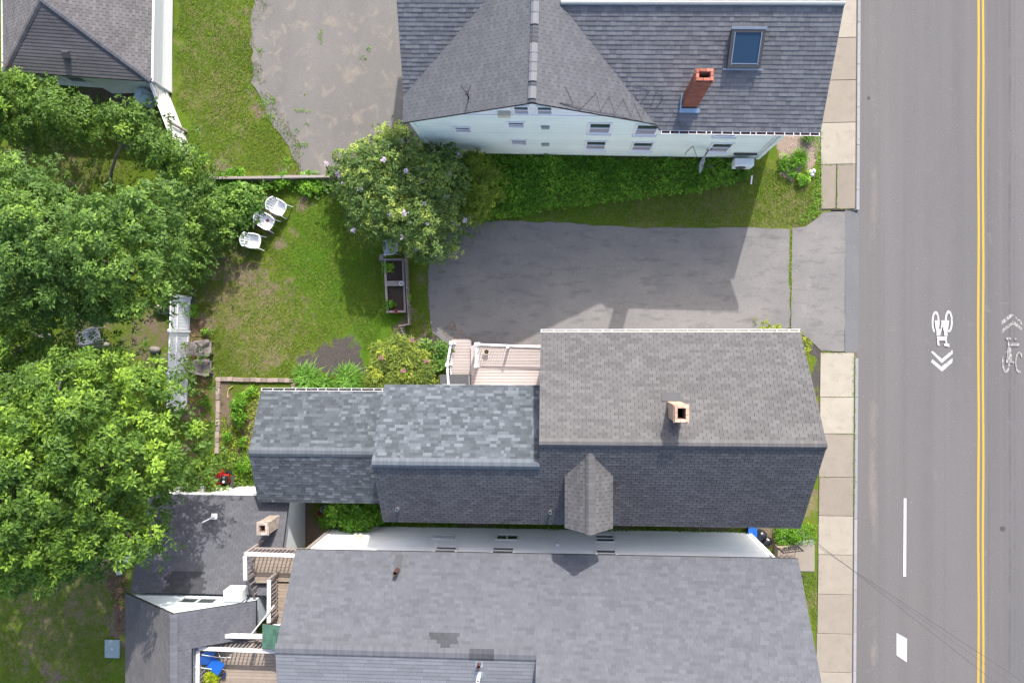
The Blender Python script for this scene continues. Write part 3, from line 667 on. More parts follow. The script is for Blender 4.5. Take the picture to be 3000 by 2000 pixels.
    def pipe(s, base, h, r, mat, flange=M['metal'], n=Vector((0, 0, 1)), name='vent_pipe', bend=None):
        b = Vector(base); mb = MB(); ax = Vector((0, 0, 1))
        mb.lathe(b, [(r, -.08), (r, h), (r * .8, h), (r * .8, h - .1)], 14); p = mb.build(name, mat, s.t, smooth=False)
        Rm = n.to_track_quat('Z', 'Y').to_matrix()
        MB().box(b + n * .022, (.30, .26, .012), M=Rm).build('flange', flange, p)
        return p

# ================================================================== house A : the long house in the middle
A = House('long_house', 'long house in the middle with taupe main roof, bluish rear roofs and a dormer', 'house', (0, -3.5, 0))
XL, XR, XM, XF = -.64, 9.66, -7.12, -13.28
NE, RY, SE = .37, -3.77, -7.40; ZE, ZR_ = 5.4, 7.75; XRr = 9.82; sS = (ZR_ - ZE) / (RY - SE)
mNY, mNZ, mRY = -1.79, 5.1, -4.68; mRZ = ZE + sS * (mRY - SE)
dW, dE_, dC, dZ, dZe, dS = .325, 2.155, 1.27, 7.47, 6.87, -7.14
yAt = lambda z: SE + (z - ZE) / sS
rN, f1 = A.roof([(XL, NE, ZE), (XR, NE, ZE), (XRr, RY, ZR_), (XL, RY, ZR_)], 'tab', M['sh_taupe'], 1)
rS, f2 = A.roof([(XR, SE, ZE), (XL, SE, ZE), (XL, RY, ZR_), (XRr, RY, ZR_)], 'tab', M['sh_taupe'], 2)
rS4, _ = A.roof([(XL, SE, ZE), (XM, SE, ZE), (XM, mRY, mRZ), (XL, mRY, mRZ)], 'tab', M['sh_taupe'], 4)
rM, _ = A.roof([(XM, mNY, mNZ), (XL - .02, mNY, mNZ), (XL - .02, mRY, mRZ), (XM, mRY, mRZ)], 'arch', M['sh_slate'], 5)
fNY, fNZ, fRY, fRZ, fSY, fSZ = -2.22, 3.0, -4.76, 4.25, -7.15, 3.25
rF, _ = A.roof([(XF, fNY, fNZ), (XM + .2, fNY, fNZ), (XM + .2, fRY, fRZ), (XF, fRY, fRZ)], 'arch', M['sh_slate'], 6)
rF2, _ = A.roof([(XM + .2, fSY, fSZ), (XF - .02, fSY, fSZ), (XF - .02, fRY, fRZ), (XM + .2, fRY, fRZ)], 'arch', M['sh_slate'], 7)
# dormer
rD1, _ = A.roof([(dW - .0, dS, dZe), (dW, yAt(dZe), dZe), (dC, yAt(dZ), dZ), (dC, dS - .1, dZ)], 'tab', M['sh_taupe'], 8, deck=.08, name='dormer_roof')
rD2, _ = A.roof([(dE_, yAt(dZe), dZe), (dE_, dS, dZe), (dC, dS - .1, dZ), (dC, yAt(dZ), dZ)], 'tab', M['sh_taupe'], 9, deck=.08, name='dormer_roof')
A.cap(rD1, (dC, dS - .1, dZ + .01), (dC, yAt(dZ) + .1, dZ + .01), M['sh_taupe'], .36, .16, .1, 1.0)
A.cap(rN, (XL, RY, ZR_ + .01), (XRr, RY, ZR_ + .01), M['sh_taupe'], .34, .16, .1, 1.0)
A.cap(rM, (XM, mRY, mRZ + .01), (XL, mRY, mRZ + .01), M['sh_slate'], .4, .07, .1, 1.35)
A.cap(rF, (XF, fRY, fRZ + .01), (XM, fRY, fRZ + .01), M['sh_slate'], .4, .08, .08, 1.3)
A.finish()
# walls
A.wall([(XL + .25, NE - .3, 0), (XR - .28, NE - .3, 0), (XR - .28, NE - .3, ZE - .05), (XL + .25, NE - .3, ZE - .05)], (0, SE - NE + .6, 0), M['white'])
for x in (XL + .24, XR - .40): MB().prism([(x, NE - .35, ZE - .05), (x, RY, ZR_ - .2), (x, SE + .35, ZE - .05)], (.12, 0, 0)).build('gable_wall', M['white'], A.t)
A.wall([(XM + .25, mNY - .28, 0), (XL + .2, mNY - .28, 0), (XL + .2, mNY - .28, mNZ - .05), (XM + .25, mNY - .28, mNZ - .05)], (0, SE - mNY + .58, 0), M['white'], Vector((0, 1, 0)))
MB().prism([(XM + .24, mNY - .3, mNZ - .05), (XM + .24, mRY, mRZ - .2), (XM + .24, SE + .35, ZE - .05)], (.12, 0, 0)).build('gable_wall', M['white'], A.t)
A.wall([(XF + .22, fNY - .2, 0), (XM + .2, fNY - .2, 0), (XM + .2, fNY - .2, fNZ - .05), (XF + .22, fNY - .2, fNZ - .05)], (0, fSY - fNY + .4, 0), M['white'], Vector((0, 1, 0)))
MB().prism([(XF + .21, fNY - .25, fNZ - .05), (XF + .21, fRY, fRZ - .18), (XF + .21, fSY + .25, fSZ - .08)], (.12, 0, 0)).build('gable_wall', M['white'], A.t)
dw = MB(); dw.prism([(dW + .12, dS + .18, 5.6), (dE_ - .12, dS + .18, 5.6), (dE_ - .12, dS + .18, dZe - .05), (dC, dS + .18, dZ - .12), (dW + .12, dS + .18, dZe - .05)], (0, 1.6, 0)); dw.build('dormer_wall', M['white'], A.t)
A.window((dC, dS + .18, 6.45), (1, 0, 0), (0, -1, 0), .8, .8)
for x in (-4.6, -2.4): A.window((x, mNY - .28, 3.2), (1, 0, 0), (0, 1, 0), .8, 1.2)
A.gutter((XL, NE + .005, ZE - .02), (XR, NE + .005, ZE - .02), (0, 1, 0), M['cream'], .47)
A.gutter((XF, fNY + .005, fNZ - .02), (XM - .05, fNY + .005, fNZ - .02), (0, 1, 0), M['soil'], .48, .13)
A.chimney(4.2, 4.69, -2.87, -2.27, 6.3, 8.6, M['brick_pale'], wall=.11)
sN = (ZR_ - ZE) / (NE - RY); zN = lambda y: ZE + sN * (NE - y)
MB().prism([(4.0, -1.95, zN(-1.95) + .03), (4.72, -1.95, zN(-1.95) + .03), (4.72, -2.26, zN(-2.26) + .04), (4.0, -2.26, zN(-2.26) + .04)], (0, 0, -.02)).build('flashing', M['darkgrey'], A.t)
nS = Vector((0, -sS, 1)).normalized()
for px, py in ((1167, 1492), (1612, 1500)):
    q = onplane(px, py, Vector((0, SE, ZE)), Vector((0, -sS, 1))); A.pipe(q + Vector((0, .05, 0)), .28, .065, M['metal'], M['darkgrey'], nS)

# ================================================================== house B : mint house at the top
ANG = -.0323; exB = Vector((math.cos(ANG), math.sin(ANG), 0)); eyB = Vector((-math.sin(ANG), math.cos(ANG), 0)); OB = Vector((4.13, 8.46, 0))
def b(x, y, z): return OB + exB * x + eyB * y + Vector((0, 0, z))
B = House('mint_house', 'big pale mint house at the top with crossing grey roofs, brick chimney and skylight', 'house', b(-2, 4, 0))
ex_, rz_, ry_ = 6.27, 7.5, 4.1; gx, gz, gl, gs = -5.04, 7.95, -10.45, .486
zE = lambda x: gz - gs * (x - gx); zW = lambda x: gz - gs * (gx - x)
lz, ls, ly, lry = zW(gl), .54, 1.3, 5.6; lrz = lz + ls * (lry - ly); lx = gl + (lrz - lz) / gs
sB = (rz_ - 5.5) / ry_; GY = .2
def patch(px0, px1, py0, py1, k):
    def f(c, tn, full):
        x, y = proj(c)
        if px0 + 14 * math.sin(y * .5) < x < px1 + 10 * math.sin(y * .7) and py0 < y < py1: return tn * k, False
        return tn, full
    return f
r1, _ = B.roof([b(0, 0, 5.5), b(ex_, 0, 5.5), b(ex_, ry_, rz_), b(-4.1, ry_, rz_)], 'wing', M['sh_dark'], 21)
r1n, _ = B.roof([b(ex_, 2 * ry_, 5.5), b(-4.1, 2 * ry_, 5.5), b(-4.1, ry_, rz_), b(ex_, ry_, rz_)], 'wing', M['sh_dark'], 22)
def roof_edge(H, poly, edge, sty, mat, seed, special=None, deck=.14):
    poly = [Vector(p) for p in poly]; mb = MB(); mb.prism([p - Vector((0, 0, .002)) for p in poly], (0, 0, -deck)); ro = mb.build('roof', M['deckdark'], H.t)
    U = (Vector(edge[1]) - Vector(edge[0])).normalized(); n = (poly[1] - poly[0]).cross(poly[2] - poly[0]).normalized()
    if n.z < 0: n = -n
    V = n.cross(U)
    if V.z < 0: U = -U; V = -V
    O = poly[0]; us = [(p - O).dot(U) for p in poly]; v0 = min((p - O).dot(V) for p in poly)
    base = O + V * v0
    fr = laps_general(base, U, V, n, poly, sty, seed, special); H.planes.append((ro, fr, mat)); return ro, fr
def laps_general(base, U, V, n, poly, sty, seed, special):
    # same as laps but with a given frame
    pl = [((p - base).dot(U), (p - base).dot(V)) for p in poly]
    if area2(pl) < 0: pl = pl[::-1]
    e, ws, gap, tones, ths = STY[sty]; rr = random.Random(seed)
    u0, u1 = min(p[0] for p in pl), max(p[0] for p in pl); v1 = max(p[1] for p in pl); tabs = []; row = 0; v = 0.0
    while v < v1 - .01:
        x = u0 - (rr.uniform(0, .3) if len(ws) > 1 else (.1525 if row % 2 else 0) + rr.uniform(-.012, .012))
        while x < u1:
            wd = rr.choice(ws); rc = [(x + gap / 2, v), (x + wd - gap / 2, v), (x + wd - gap / 2, v + e), (x + gap / 2, v + e)]; cp = clip(rc, pl)
            if len(cp) >= 3 and abs(area2(cp)) > .0008:
                tn = rr.choice(tones); th = rr.choice(ths); full = len(cp) == 4 and abs(abs(area2(cp)) - (wd - gap) * e) < 1e-6; c3 = base + U * (x + wd / 2) + V * (v + e / 2)
                if special: tn, full = special(c3, tn, full)
                tabs.append((cp, v, tn, th, full, x + gap / 2, wd - gap, c3, e))
            x += wd
        v += e; row += 1
    return (base, U, V, n, tabs)
ney = (b(0, 0, 0), b(0, 1, 0)); nex = (b(0, 0, 0), b(1, 0, 0))
r2, _ = roof_edge(B, [b(0, GY, zE(0)), b(-4.1, ry_, zE(-4.1)), b(gx, ry_, gz), b(gx, GY, gz)], ney, 'fine', M['sh_ash'], 23)
roof_edge(B, [b(-4.1, ry_, zE(-4.1)), b(-4.1, 11, zE(-4.1)), b(gx, 11, gz), b(gx, ry_, gz)], ney, 'fine', M['sh_ash'], 27)
r3, _ = roof_edge(B, [b(gl, GY, zW(gl)), b(gx, GY, gz), b(gx, lry, gz), b(lx, lry, lrz), b(gl, ly, lz)], ney, 'fine', M['sh_ash'], 24)
roof_edge(B, [b(lx, lry, lrz), b(gx, lry, gz), b(gx, 11, gz), b(lx, 11, lrz)], ney, 'fine', M['sh_ash'], 28)
r4, _ = roof_edge(B, [b(gl, ly, lz), b(lx, lry, lrz), b(gl - .02, lry, lrz)], nex, 'wing', M['sh_dark'], 25)
r5, _ = roof_edge(B, [b(gl - .02, lry, lrz), b(lx, lry, lrz), b(lx, 10.2, lrz - ls * 4.6), b(gl - .02, 10.2, lrz - ls * 4.6)], nex, 'wing', M['sh_dark'], 26)
for k, (y0, y1) in enumerate(((.35, .8), (1.0, 2.4), (3.1, 4.4), (4.7, 11))):
    B.cap(r2, b(gx, y0, gz + .03), b(gx, y1, gz + .03), plain('ridge_metal', (.145, .145, .15), .6, .1, 3) if k == 0 else bpy.data.materials['ridge_metal'], .3, .35, .06, 1.1, .03)
B.cap(r2, b(gx, .22, gz + .01), b(gx, 11, gz + .01), M['sh_ash'], .32, .16, .08, .8)
mbr = MB(); mbr.tube([b(-4.1, ry_, rz_ + .02), b(ex_, ry_, rz_ + .02)], .08, 8); mbr.build('ridge_roll', plain('ridge_roll_paint', (.30, .31, .30), .6, .15, 3, dirt=(.3, .3, .28), dscale=3), r1)
B.finish()
# walls: body, gables, pediment
wy = .33; x0w, x1w = -10.12, 5.28
B.wall([b(x0w, wy, .25), b(x1w, wy, .25), b(x1w, wy, 5.45), b(x0w, wy, 5.45)], eyB * 7.5, M['mint'], -eyB, 'board')
MB().prism([b(x0w + .03, wy + .03, -.1), b(x1w - .03, wy + .03, -.1), b(x1w - .03, wy + .03, .25), b(x0w + .03, wy + .03, .25)], eyB * 7.4).build('foundation', M['concrete'], B.t)
gw = lambda z: (gz - .16 - z) / gs
g1 = [b(gx - gw(5.45), wy, 5.45), b(gx + gw(5.45), wy, 5.45), b(gx + gw(6.3), wy, 6.3), b(gx - gw(6.3), wy, 6.3)]
B.wall(g1, eyB * .2, M['mint'], -eyB, 'board')
B.wall([b(gx - gw(6.32), wy - .04, 6.32), b(gx + gw(6.32), wy - .04, 6.32), b(gx, wy - .04, gz - .16)], eyB * .2, M['white'], -eyB, 'board', name='pediment')
MB().prism([b(gx - gw(6.25) + .05, wy - .09, 6.22), b(gx + gw(6.25) - .05, wy - .09, 6.22), b(gx + gw(6.25) - .05, wy - .09, 6.32), b(gx - gw(6.25) + .05, wy - .09, 6.32)], eyB * .1).build('pediment_moulding', M['trim'], B.t)
for x in (x0w, x1w): MB().box(b(x, wy - .01, 2.85), (.16, .16, 5.2), rz=ANG).build('corner_board', M['mint'], B.t)
MB().prism([b(x1w - .1, wy + .1, 5.4), b(x1w - .1, 2 * ry_ - .4, 5.4), b(x1w - .1, ry_, rz_ - .2)], exB * .1).build('gable_wall', M['mint'], B.t)
MB().prism([b(x1w, 1.9, 0), b(ex_ - .1, 1.9, 0), b(ex_ - .1, 1.9, 5.9), b(x1w, 1.9, 5.9)], eyB * 3.2).build('porch_bay', M['mint'], B.t)
def bwall(px, py): return onplane(px, py, b(0, wy, 0), eyB)
for (xa, ya, xb, yb, wd, ht) in ((1722, 357, 1792, 389, .80, 1.25), (1860, 363, 1928, 391, .80, 1.25), (1711, 409, 1780, 438, .80, 1.25), (1845, 412, 1918, 442, .80, 1.25), (2073, 416, 2147, 444, .80, 1.25), (2086, 368, 2180, 396, .80, 1.25)):
    B.window(bwall((xa + xb) / 2, (ya + yb) / 2), exB, -eyB, wd, ht)
for (px, py) in ((1512, 363), (1520, 414), (1356, 377)): B.window(bwall(px, py), exB, -eyB, .62, .62, False)
for sx in (-.45, .45): B.window(b(gx + sx, wy - .04, 6.93), exB, -eyB, .52, .82, False, 1, False, .06)
for (px, py) in ((1598, 370), (1598, 420)): MB().box(bwall(px, py) - eyB * .05, (.34, .1, .26), rz=ANG).build('wall_vent', M['lidgrey'], B.t)
B.gutter(b(.03, -.005, 5.48), b(ex_, -.005, 5.48), -eyB, M['rustgut'], .34, .15)
B.chimney(4.93, 5.53, 9.2, 9.62, 5.5, 8.72, M['brick'], wall=.1, cap_out=.03, a=ANG)
nB = (eyB * -sB + Vector((0, 0, 1))).normalized(); fx = Matrix((exB, nB.cross(exB), nB)).transposed()
MB().box(Vector((5.23, 9.1, 5.5 + sB * (9.1 - 8.46 + .035)))+nB*.06, (.78, .16, .03), M=fx).build('flashing', M['flash'], B.t)
MB().box(Vector((4.88, 9.42, 5.5 + sB * (9.42 - 8.46 + .03)))+nB*.06, (.06, .55, .06), M=fx).build('flashing', M['flash'], B.t)
# skylight
sc = b(2.92, 2.72, 5.5 + sB * 2.72); sk = MB()
for sx in (-1, 1): sk.box(sc + exB * sx * .56 + nB * .1, (.12, 1.35, .2), M=fx)
for sy in (-1, 1): sk.box(sc + (fx @ Vector((0, 1, 0))) * sy * .62 + nB * .1, (1.0, .12, .2), M=fx)
sk = sk.build('skylight', M['darkgrey'], B.t)
MB().box(sc + nB * .16, (1.0, 1.13, .03), M=fx).build('pane', M['skyglass'], sk)
MB().box(sc + (fx @ Vector((0, 1, 0))) * .72 + nB * .17, (1.3, .10, .08), M=fx).build('top_cap', M['metal'], sk)
MB().box(sc - (fx @ Vector((0, 1, 0))) * .74 + nB * .05, (1.5, .06, .03), M=fx).build('apron', M['metal'], sk)
for sx in (-1, 1): MB().box(sc + exB * sx * .49 + nB * .19, (.03, 1.15, .03), M=fx).build('bead', M['metal'], sk)
MB().box(sc - (fx @ Vector((0, 1, 0))) * .53 + nB * .19, (1.0, .03, .03), M=fx).build('bead', M['metal'], sk)
q = bwall(1478, 327) - eyB * .1; q.z = max(q.z, 6.6); wa = MB(); wa.box(q, (.5, .3, .26), rz=ANG); wa.build('window_unit', M['cream'], B.t, bevel=.02)
# vent mast with tripod on the left slope
q = onplane(1373, 288, b(gx, 0, gz), (exB * -gs + Vector((0, 0, 1)))); mt = MB(); mt.cyl(q - Vector((0, 0, .1)), q + Vector((0, 0, .55)), .03)
mt.cyl(q + Vector((0, 0, .5)), q + Vector((-.25, .3, .55)), .015); mt.cyl(q + Vector((.05, .1, .45)), q + Vector((.16, .3, .62)), .012); mt.box(q + Vector((0, 0, .58)), (.12, .12, .1)); mt.build('vent_mast', M['black'], B.t)
# conduits at the south-east corner
for dx in (.25, .12): MB().tube([b(x1w - dx - .3, wy - .05, .9), b(x1w - dx, wy - .05, 1.1), b(x1w - dx, wy - .05, 5.3)], .02, 6).build('conduit', M['trim'], B.t)
# de-icing cable zigzag
nE = exB * gs + Vector((0, 0, 1)); cz = MB()
def oE(px, py): return onplane(px, py, b(gx, 0, gz), nE) + nE.normalized() * .035
def oS(px, py): return onplane(px, py, b(0, 0, 5.5), eyB * -sB + Vector((0, 0, 1))) + nB * .04
zz = [(1657, 257), (1678, 305), (1640, 302), (1700, 320), (1745, 273), (1758, 325), (1783, 283), (1799, 333), (1824, 291), (1848, 343), (1857, 303), (1880, 355), (1887, 309)]
cz.tube([oE(*z) for z in zz], .009, 5); cz.tube([oE(1640, 300), oE(1720, 322), oE(1800, 336), oE(1880, 357), oE(1925, 372)], .009, 5); cz.tube([oE(1848, 252), oE(1862, 290), oE(1875, 300)], .009, 5)
cz.tube([oS(1875, 300), oS(1905, 262), oS(1890, 252), oS(1860, 247)], .009, 5); cz.tube([oS(1906, 310), oS(1925, 262), oS(1943, 285), oS(1922, 315)], .009, 5); cz.tube([oS(1985, 350), oS(1997, 372)], .009, 5)
setp(cz.build('heat_cable', M['wire'], B.t))
# ================================================================== house C : long grey roofed house at the bottom
C = House('grey_house', 'long pale house at the bottom right with a plain light grey shingle roof', 'house', (-1, -11, 0))
cxl, cxr, cxm, cny, cnz, cs = -10.81, 9.60, -.77, -8.64, 5.3, .67
cry = -11.88; crz = cnz + cs * (cny - cry); cR = -15.6; cRz = cnz + cs * (cny - cR)
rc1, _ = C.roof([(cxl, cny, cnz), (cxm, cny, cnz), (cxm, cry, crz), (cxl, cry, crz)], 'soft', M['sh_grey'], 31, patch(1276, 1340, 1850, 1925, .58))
rc2, _ = C.roof([(cxm, cny, cnz), (cxr, cny, cnz), (cxr, cR, cRz), (cxm, cR, cRz)], 'soft', M['sh_grey'], 32)
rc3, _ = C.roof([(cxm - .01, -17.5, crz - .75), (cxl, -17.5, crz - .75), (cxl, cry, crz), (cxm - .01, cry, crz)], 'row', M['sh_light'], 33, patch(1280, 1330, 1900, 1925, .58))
rc4, _ = C.roof([(cxr, -20, cRz - 2.6), (cxm, -20, cRz - 2.6), (cxm, cR, cRz), (cxr, cR, cRz)], 'soft', M['sh_grey'], 34)
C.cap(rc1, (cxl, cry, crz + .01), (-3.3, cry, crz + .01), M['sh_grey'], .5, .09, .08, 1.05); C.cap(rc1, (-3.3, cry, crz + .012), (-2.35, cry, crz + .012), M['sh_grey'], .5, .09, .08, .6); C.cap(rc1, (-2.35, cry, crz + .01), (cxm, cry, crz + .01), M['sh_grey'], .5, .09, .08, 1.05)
C.finish()
cwl, cwr, cwy = -10.55, 9.0, -8.98
C.wall([(cwl, cwy, .2), (cwr, cwy, .2), (cwr, cwy, 5.35), (cwl, cwy, 5.35)], (0, -8.6, 0), M['paleblue'], Vector((0, 1, 0)), 'vinyl')
MB().prism([(cwl + .03, cwy - .03, -.1), (cwr - .03, cwy - .03, -.1), (cwr - .03, cwy - .03, .2), (cwl + .03, cwy - .03, .2)], (0, -8.5, 0)).build('foundation', M['concrete'], C.t)
MB().prism([(cxm + .12, cry + 1.2, 6.3), (cxm + .12, -17.4, 6.3), (cxm + .12, -17.4, cRz - 1.3), (cxm + .12, cR, cRz - .2)], (.15, 0, 0)).build('gable_wall', M['paleblue'], C.t)
MB().prism([(cwl, cwy - .1, 5.3), (cwl, -17.3, 5.3), (cwl, -17.3, crz - .85), (cwl, cry, crz - .2)], (.15, 0, 0)).build('gable_wall', M['paleblue'], C.t)
MB().prism([(cwr - .15, cwy - .1, 5.3), (cwr - .15, -17.3, 5.3), (cwr - .15, -17.3, 8.6), (cwr - .15, cR, cRz - .2)], (.15, 0, 0)).build('gable_wall', M['paleblue'], C.t)
for x in (cwl, cwr): MB().box((x, cwy, 2.8), (.14, .1, 5.1)).build('corner_board', M['trim'], C.t)
def cwall(px, py): return onplane(px, py, Vector((0, cwy, 0)), Vector((0, 1, 0)))
for (px, py, wd, ht, mull) in ((1299, 1574, .85, .5, False), (1486, 1575, .95, .75, True), (1772, 1578, .75, 1.1, False), (1306, 1612, .85, .9, False), (1474, 1614, .85, .9, False), (1776, 1622, .75, 1.0, False)):
    C.window(cwall(px, py), (1, 0, 0), (0, 1, 0), wd, ht, False, 0, mull)
for (px, py) in ((1280, 1598), (1633, 1598)): MB().box(cwall(px, py) + Vector((0, .06, 0)), (.17, .12, .17)).build('wall_box', M['trim'], C.t)
lf = MB(); q = cwall(1050, 1577); lf.box(q + Vector((0, .05, 0)), (.3, .1, .14)); lf.cyl(q + Vector((-.1, .08, .03)), q + Vector((-.12, .22, .05)), .06, .08); lf.cyl(q + Vector((.1, .08, .03)), q + Vector((.12, .22, .05)), .06, .08); lf.build('flood_light', M['cream'], C.t)
nC = Vector((0, cs, 1)).normalized()
q = onplane(1165, 1668, Vector((0, cny, cnz)), Vector((0, cs, 1))); C.pipe(q, .5, .09, M['rust'], M['darkgrey'], nC, 'rusty_vent'); MB().box(q + nC * .025 + Vector((0, .25, -.16)), (.28, .6, .012), M=Matrix.Rotation(math.atan(-cs), 3, 'X')).build('flashing', M['darkgrey'], C.t)
n3 = Vector((0, -.75 / 5.62, 1)).normalized()
for px, py, h, m in ((1404, 1943, .3, M['rust']), (1404, 1975, .55, M['trim'])):
    q = onplane(px, py, Vector((0, cry, crz)), n3); C.pipe(q, h, .07, m, M['metal'], n3)
# entrance steps with an iron railing at the front corner
st = thing('front_steps', 'tan wooden front steps with iron railing at the corner of the lower house', 'steps', P(2275, 1625))
s0 = P(2262, 1625)
for k in range(4): MB().box((s0.x + .2 + k * .26, s0.y - .1, (.62 - .15 * k) / 2), (.26, 1.3, .62 - .15 * k)).build('tread', M['wood_tan'], st, bevel=.01)
rl = MB(); ra, rb = Vector((s0.x + .1, s0.y + .5, 1.35)), Vector((s0.x + 1.1, s0.y + .5, .95))
for dz in (0, -.35, -.7): rl.bar(ra + Vector((0, 0, dz)), rb + Vector((0, 0, dz)), .035, .03)
for k in range(7):
    p = ra.lerp(rb, k / 6); rl.bar(p, p - Vector((0, 0, .78)), .022, .022)
for p in (ra, rb): rl.bar(p + Vector((0, 0, .05)), Vector((p.x, p.y, 0)), .05, .05)
rl.build('iron_railing', M['iron'], st)
rl = MB(); ra, rb = Vector((s0.x + .2, s0.y - .72, 1.3)), Vector((s0.x + 1.15, s0.y - .72, .92)); rl.bar(ra, rb, .05, .06)
for p in (ra, rb): rl.bar(p, Vector((p.x, p.y, 0)), .05, .05)
rl.build('iron_railing', M['iron'], st)

# ================================================================== house D : low shed wing, and E : gabled block behind it
D = House('low_annex', 'low dark-roofed annex in tree shade at the lower left, white wall to the garden', 'annex', (-15.4, -9, 0))
dx0, dx1, dny, dnz, dsy, dsz = -18.72, -12.12, -7.03, 2.6, -11.02, 4.08
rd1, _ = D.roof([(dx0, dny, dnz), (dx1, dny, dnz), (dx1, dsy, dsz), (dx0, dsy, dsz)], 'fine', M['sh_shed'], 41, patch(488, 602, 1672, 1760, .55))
D.finish()
D.wall([(dx0 + .2, dny - .1, 0), (dx1 - .22, dny - .1, 0), (dx1 - .22, dny - .1, dnz - .14), (dx0 + .2, dny - .1, dnz - .14)], (0, -3.8, 0), M['white'], Vector((0, 1, 0)), 'vinyl')
D.wall([(dx1 - .2, dny - .14, 0), (dx1 - .2, dsy + .1, 0), (dx1 - .2, dsy + .1, dsz - .22), (dx1 - .2, dny - .14, dnz - .17)], (-.1, 0, 0), M['paleblue'])
D.wall([(dx0 + .18, dny - .14, 0), (dx0 + .18, dsy + .1, 0), (dx0 + .18, dsy + .1, dsz - .22), (dx0 + .18, dny - .14, dnz - .17)], (.1, 0, 0), M['paleblue'])
MB().box(((dx0 + dx1) / 2, dny + .035, dnz - .08), (dx1 - dx0, .04, .17)).build('fascia', M['trim'], D.t)
sD = (dsz - dnz) / (dny - dsy); nD = Vector((0, sD, 1)).normalized()
tp = P(766, 1548, 4.3); D.chimney(tp.x - .22, tp.x + .26, tp.y - .28, tp.y + .24, 2.7, 4.25, plain('chimney_stucco', (.36, .30, .25), .9, .25, 4), wall=.13, cap_out=.03)
q = onplane(628, 1512, Vector((0, dny, dnz)), Vector((0, sD, 1))); pv = D.pipe(q, .35, .045, M['trim'], M['trim'], nD); MB().cyl(q + Vector((-.02, 0, .3)), q + Vector((-.36, -.18, .42)), .03).build('pipe_elbow', M['trim'], D.t)

E_ = House('gable_annex', 'grey-roofed gabled block in the lower left corner with a pale blue gable wall', 'annex', (-15.5, -15, 0))
eax, eaz, eyn = -15.52, 6.39, -11.03; ew, ee = -18.85, -12.75; es = .66; yS = -24
E_.roof([(ew, yS, eaz - es * (eax - ew)), (ew, eyn, eaz - es * (eax - ew)), (eax, eyn, eaz), (eax, yS, eaz)], 'fine', M['sh_weather'], 51)
ze_ = lambda x: eaz - .59 * (x - eax)
ro_e, _ = E_.roof([(ee, eyn, ze_(ee)), (ee, -12.55, ze_(ee)), (eax, -12.55, eaz), (eax, eyn, eaz)], 'fine', M['sh_shed'], 52)
E_.roof([(-14.9, -12.55, ze_(-14.9)), (-14.9, yS, ze_(-14.9)), (eax, yS, eaz), (eax, -12.55, eaz)], 'fine', M['sh_shed'], 53)
E_.cap(ro_e, (eax, yS, eaz + .01), (eax, eyn, eaz + .01), M['sh_shed'], .4, .15, .1, 1.15)
E_.finish()
gyw = eyn - .12
E_.wall([(ew + .2, gyw, 0), (ee - .2, gyw, 0), (ee - .2, gyw, 4.55), (eax, gyw, eaz - .2), (ew + .2, gyw, 4.1)], (0, -1.2, 0), plain('gable_paint', (.60, .68, .74), .5, .05, 2))
MB().prism([(ew + .2, gyw - 1.2, 0), (-15.05, gyw - 1.2, 0), (-15.05, gyw - 1.2, 5.7), (eax, gyw - 1.2, eaz - .2), (ew + .2, gyw - 1.2, 4.1)], (0, -9, 0)).build('wall', M['paleblue'], E_.t)
def ewall(px, py): return onplane(px, py, Vector((0, gyw, 0)), Vector((0, 1, 0)))
E_.window((-15.35, gyw, 4.62), (1, 0, 0), (0, 1, 0), 1.55, .62, False, 0, True, .06)
q = Vector((-13.78, gyw + .3, 4.05)); ac = MB(); ac.box(q + Vector((0, 0, .35)), (.82, .5, .7)); ac = ac.build('condenser', M['trim'], E_.t, bevel=.03)
MB().box(q + Vector((0, -.3, .2)), (.7, .25, .05)).build('bracket', M['metal'], ac); MB().tube([q + Vector((.42, -.1, .2)), q + Vector((.55, -.2, .3)), q + Vector((.5, -.3, .7))], .025, 6).build('line_set', M['black'], ac)

# ================================================================== house F : hipped cottage top left
F = House('hip_roof_cottage', 'weathered hip-roofed cottage in the top left corner with white walls', 'house', (-22, 14, 0))
fe = 2.55; fz = 4.05
sw_, se_ = P(10, 208, fe), P(441, 238, fe); ap = P(116, -2, fz); ne_ = Vector((se_.x + .25, 26, fe)); nw_ = Vector((sw_.x - .1, 26, fe)); apn = Vector((ap.x + .15, 24, fz))
def planar(poly):   # make the fourth point lie in the plane of the first three
    a, b_, c, d = [Vector(p) for p in poly]; n = (b_ - a).cross(c - a); d.z = a.z - (n.x * (d.x - a.x) + n.y * (d.y - a.y)) / n.z; return [a, b_, c, d]
rf1, _ = F.roof([sw_, se_, ap], 'row', M['sh_weather'], 61)
rf2, _ = F.roof(planar([se_, ne_, ap, apn])[:2] + planar([se_, ne_, ap, apn])[:1:-1], 'tab', M['sh_weather'], 62)
rf3, _ = F.roof([nw_, sw_, ap, planar([nw_, sw_, ap, apn])[3]], 'tab', M['sh_weather'], 63)
F.cap(rf1, se_ + Vector((0, 0, .02)), ap + Vector((0, 0, .02)), M['sh_shed'], .32, .15, .08, .85); F.cap(rf1, sw_ + Vector((0, 0, .02)), ap + Vector((0, 0, .02)), M['sh_weather'], .34, .15, .08, 1.0)
F.finish()
wS = lambda p, d: p + d
e_ = -19.08
F.wall([(e_, se_.y + .35, .1), (e_ + .2, 25.5, .1), (e_ + .2, 25.5, fe - .05), (e_, se_.y + .35, fe - .05)], (-3, 0, 0), M['white'], Vector((1, 0, 0)))
ssl = (se_.y - sw_.y) / (se_.x - sw_.x); swy = lambda x: se_.y + .32 + ssl * (x - se_.x)
F.wall([(sw_.x + .4, swy(sw_.x + .4), 0), (e_, swy(e_), 0), (e_, swy(e_), fe - .05), (sw_.x + .4, swy(sw_.x + .4), fe - .05)], (0, 8, 0), M['white'])
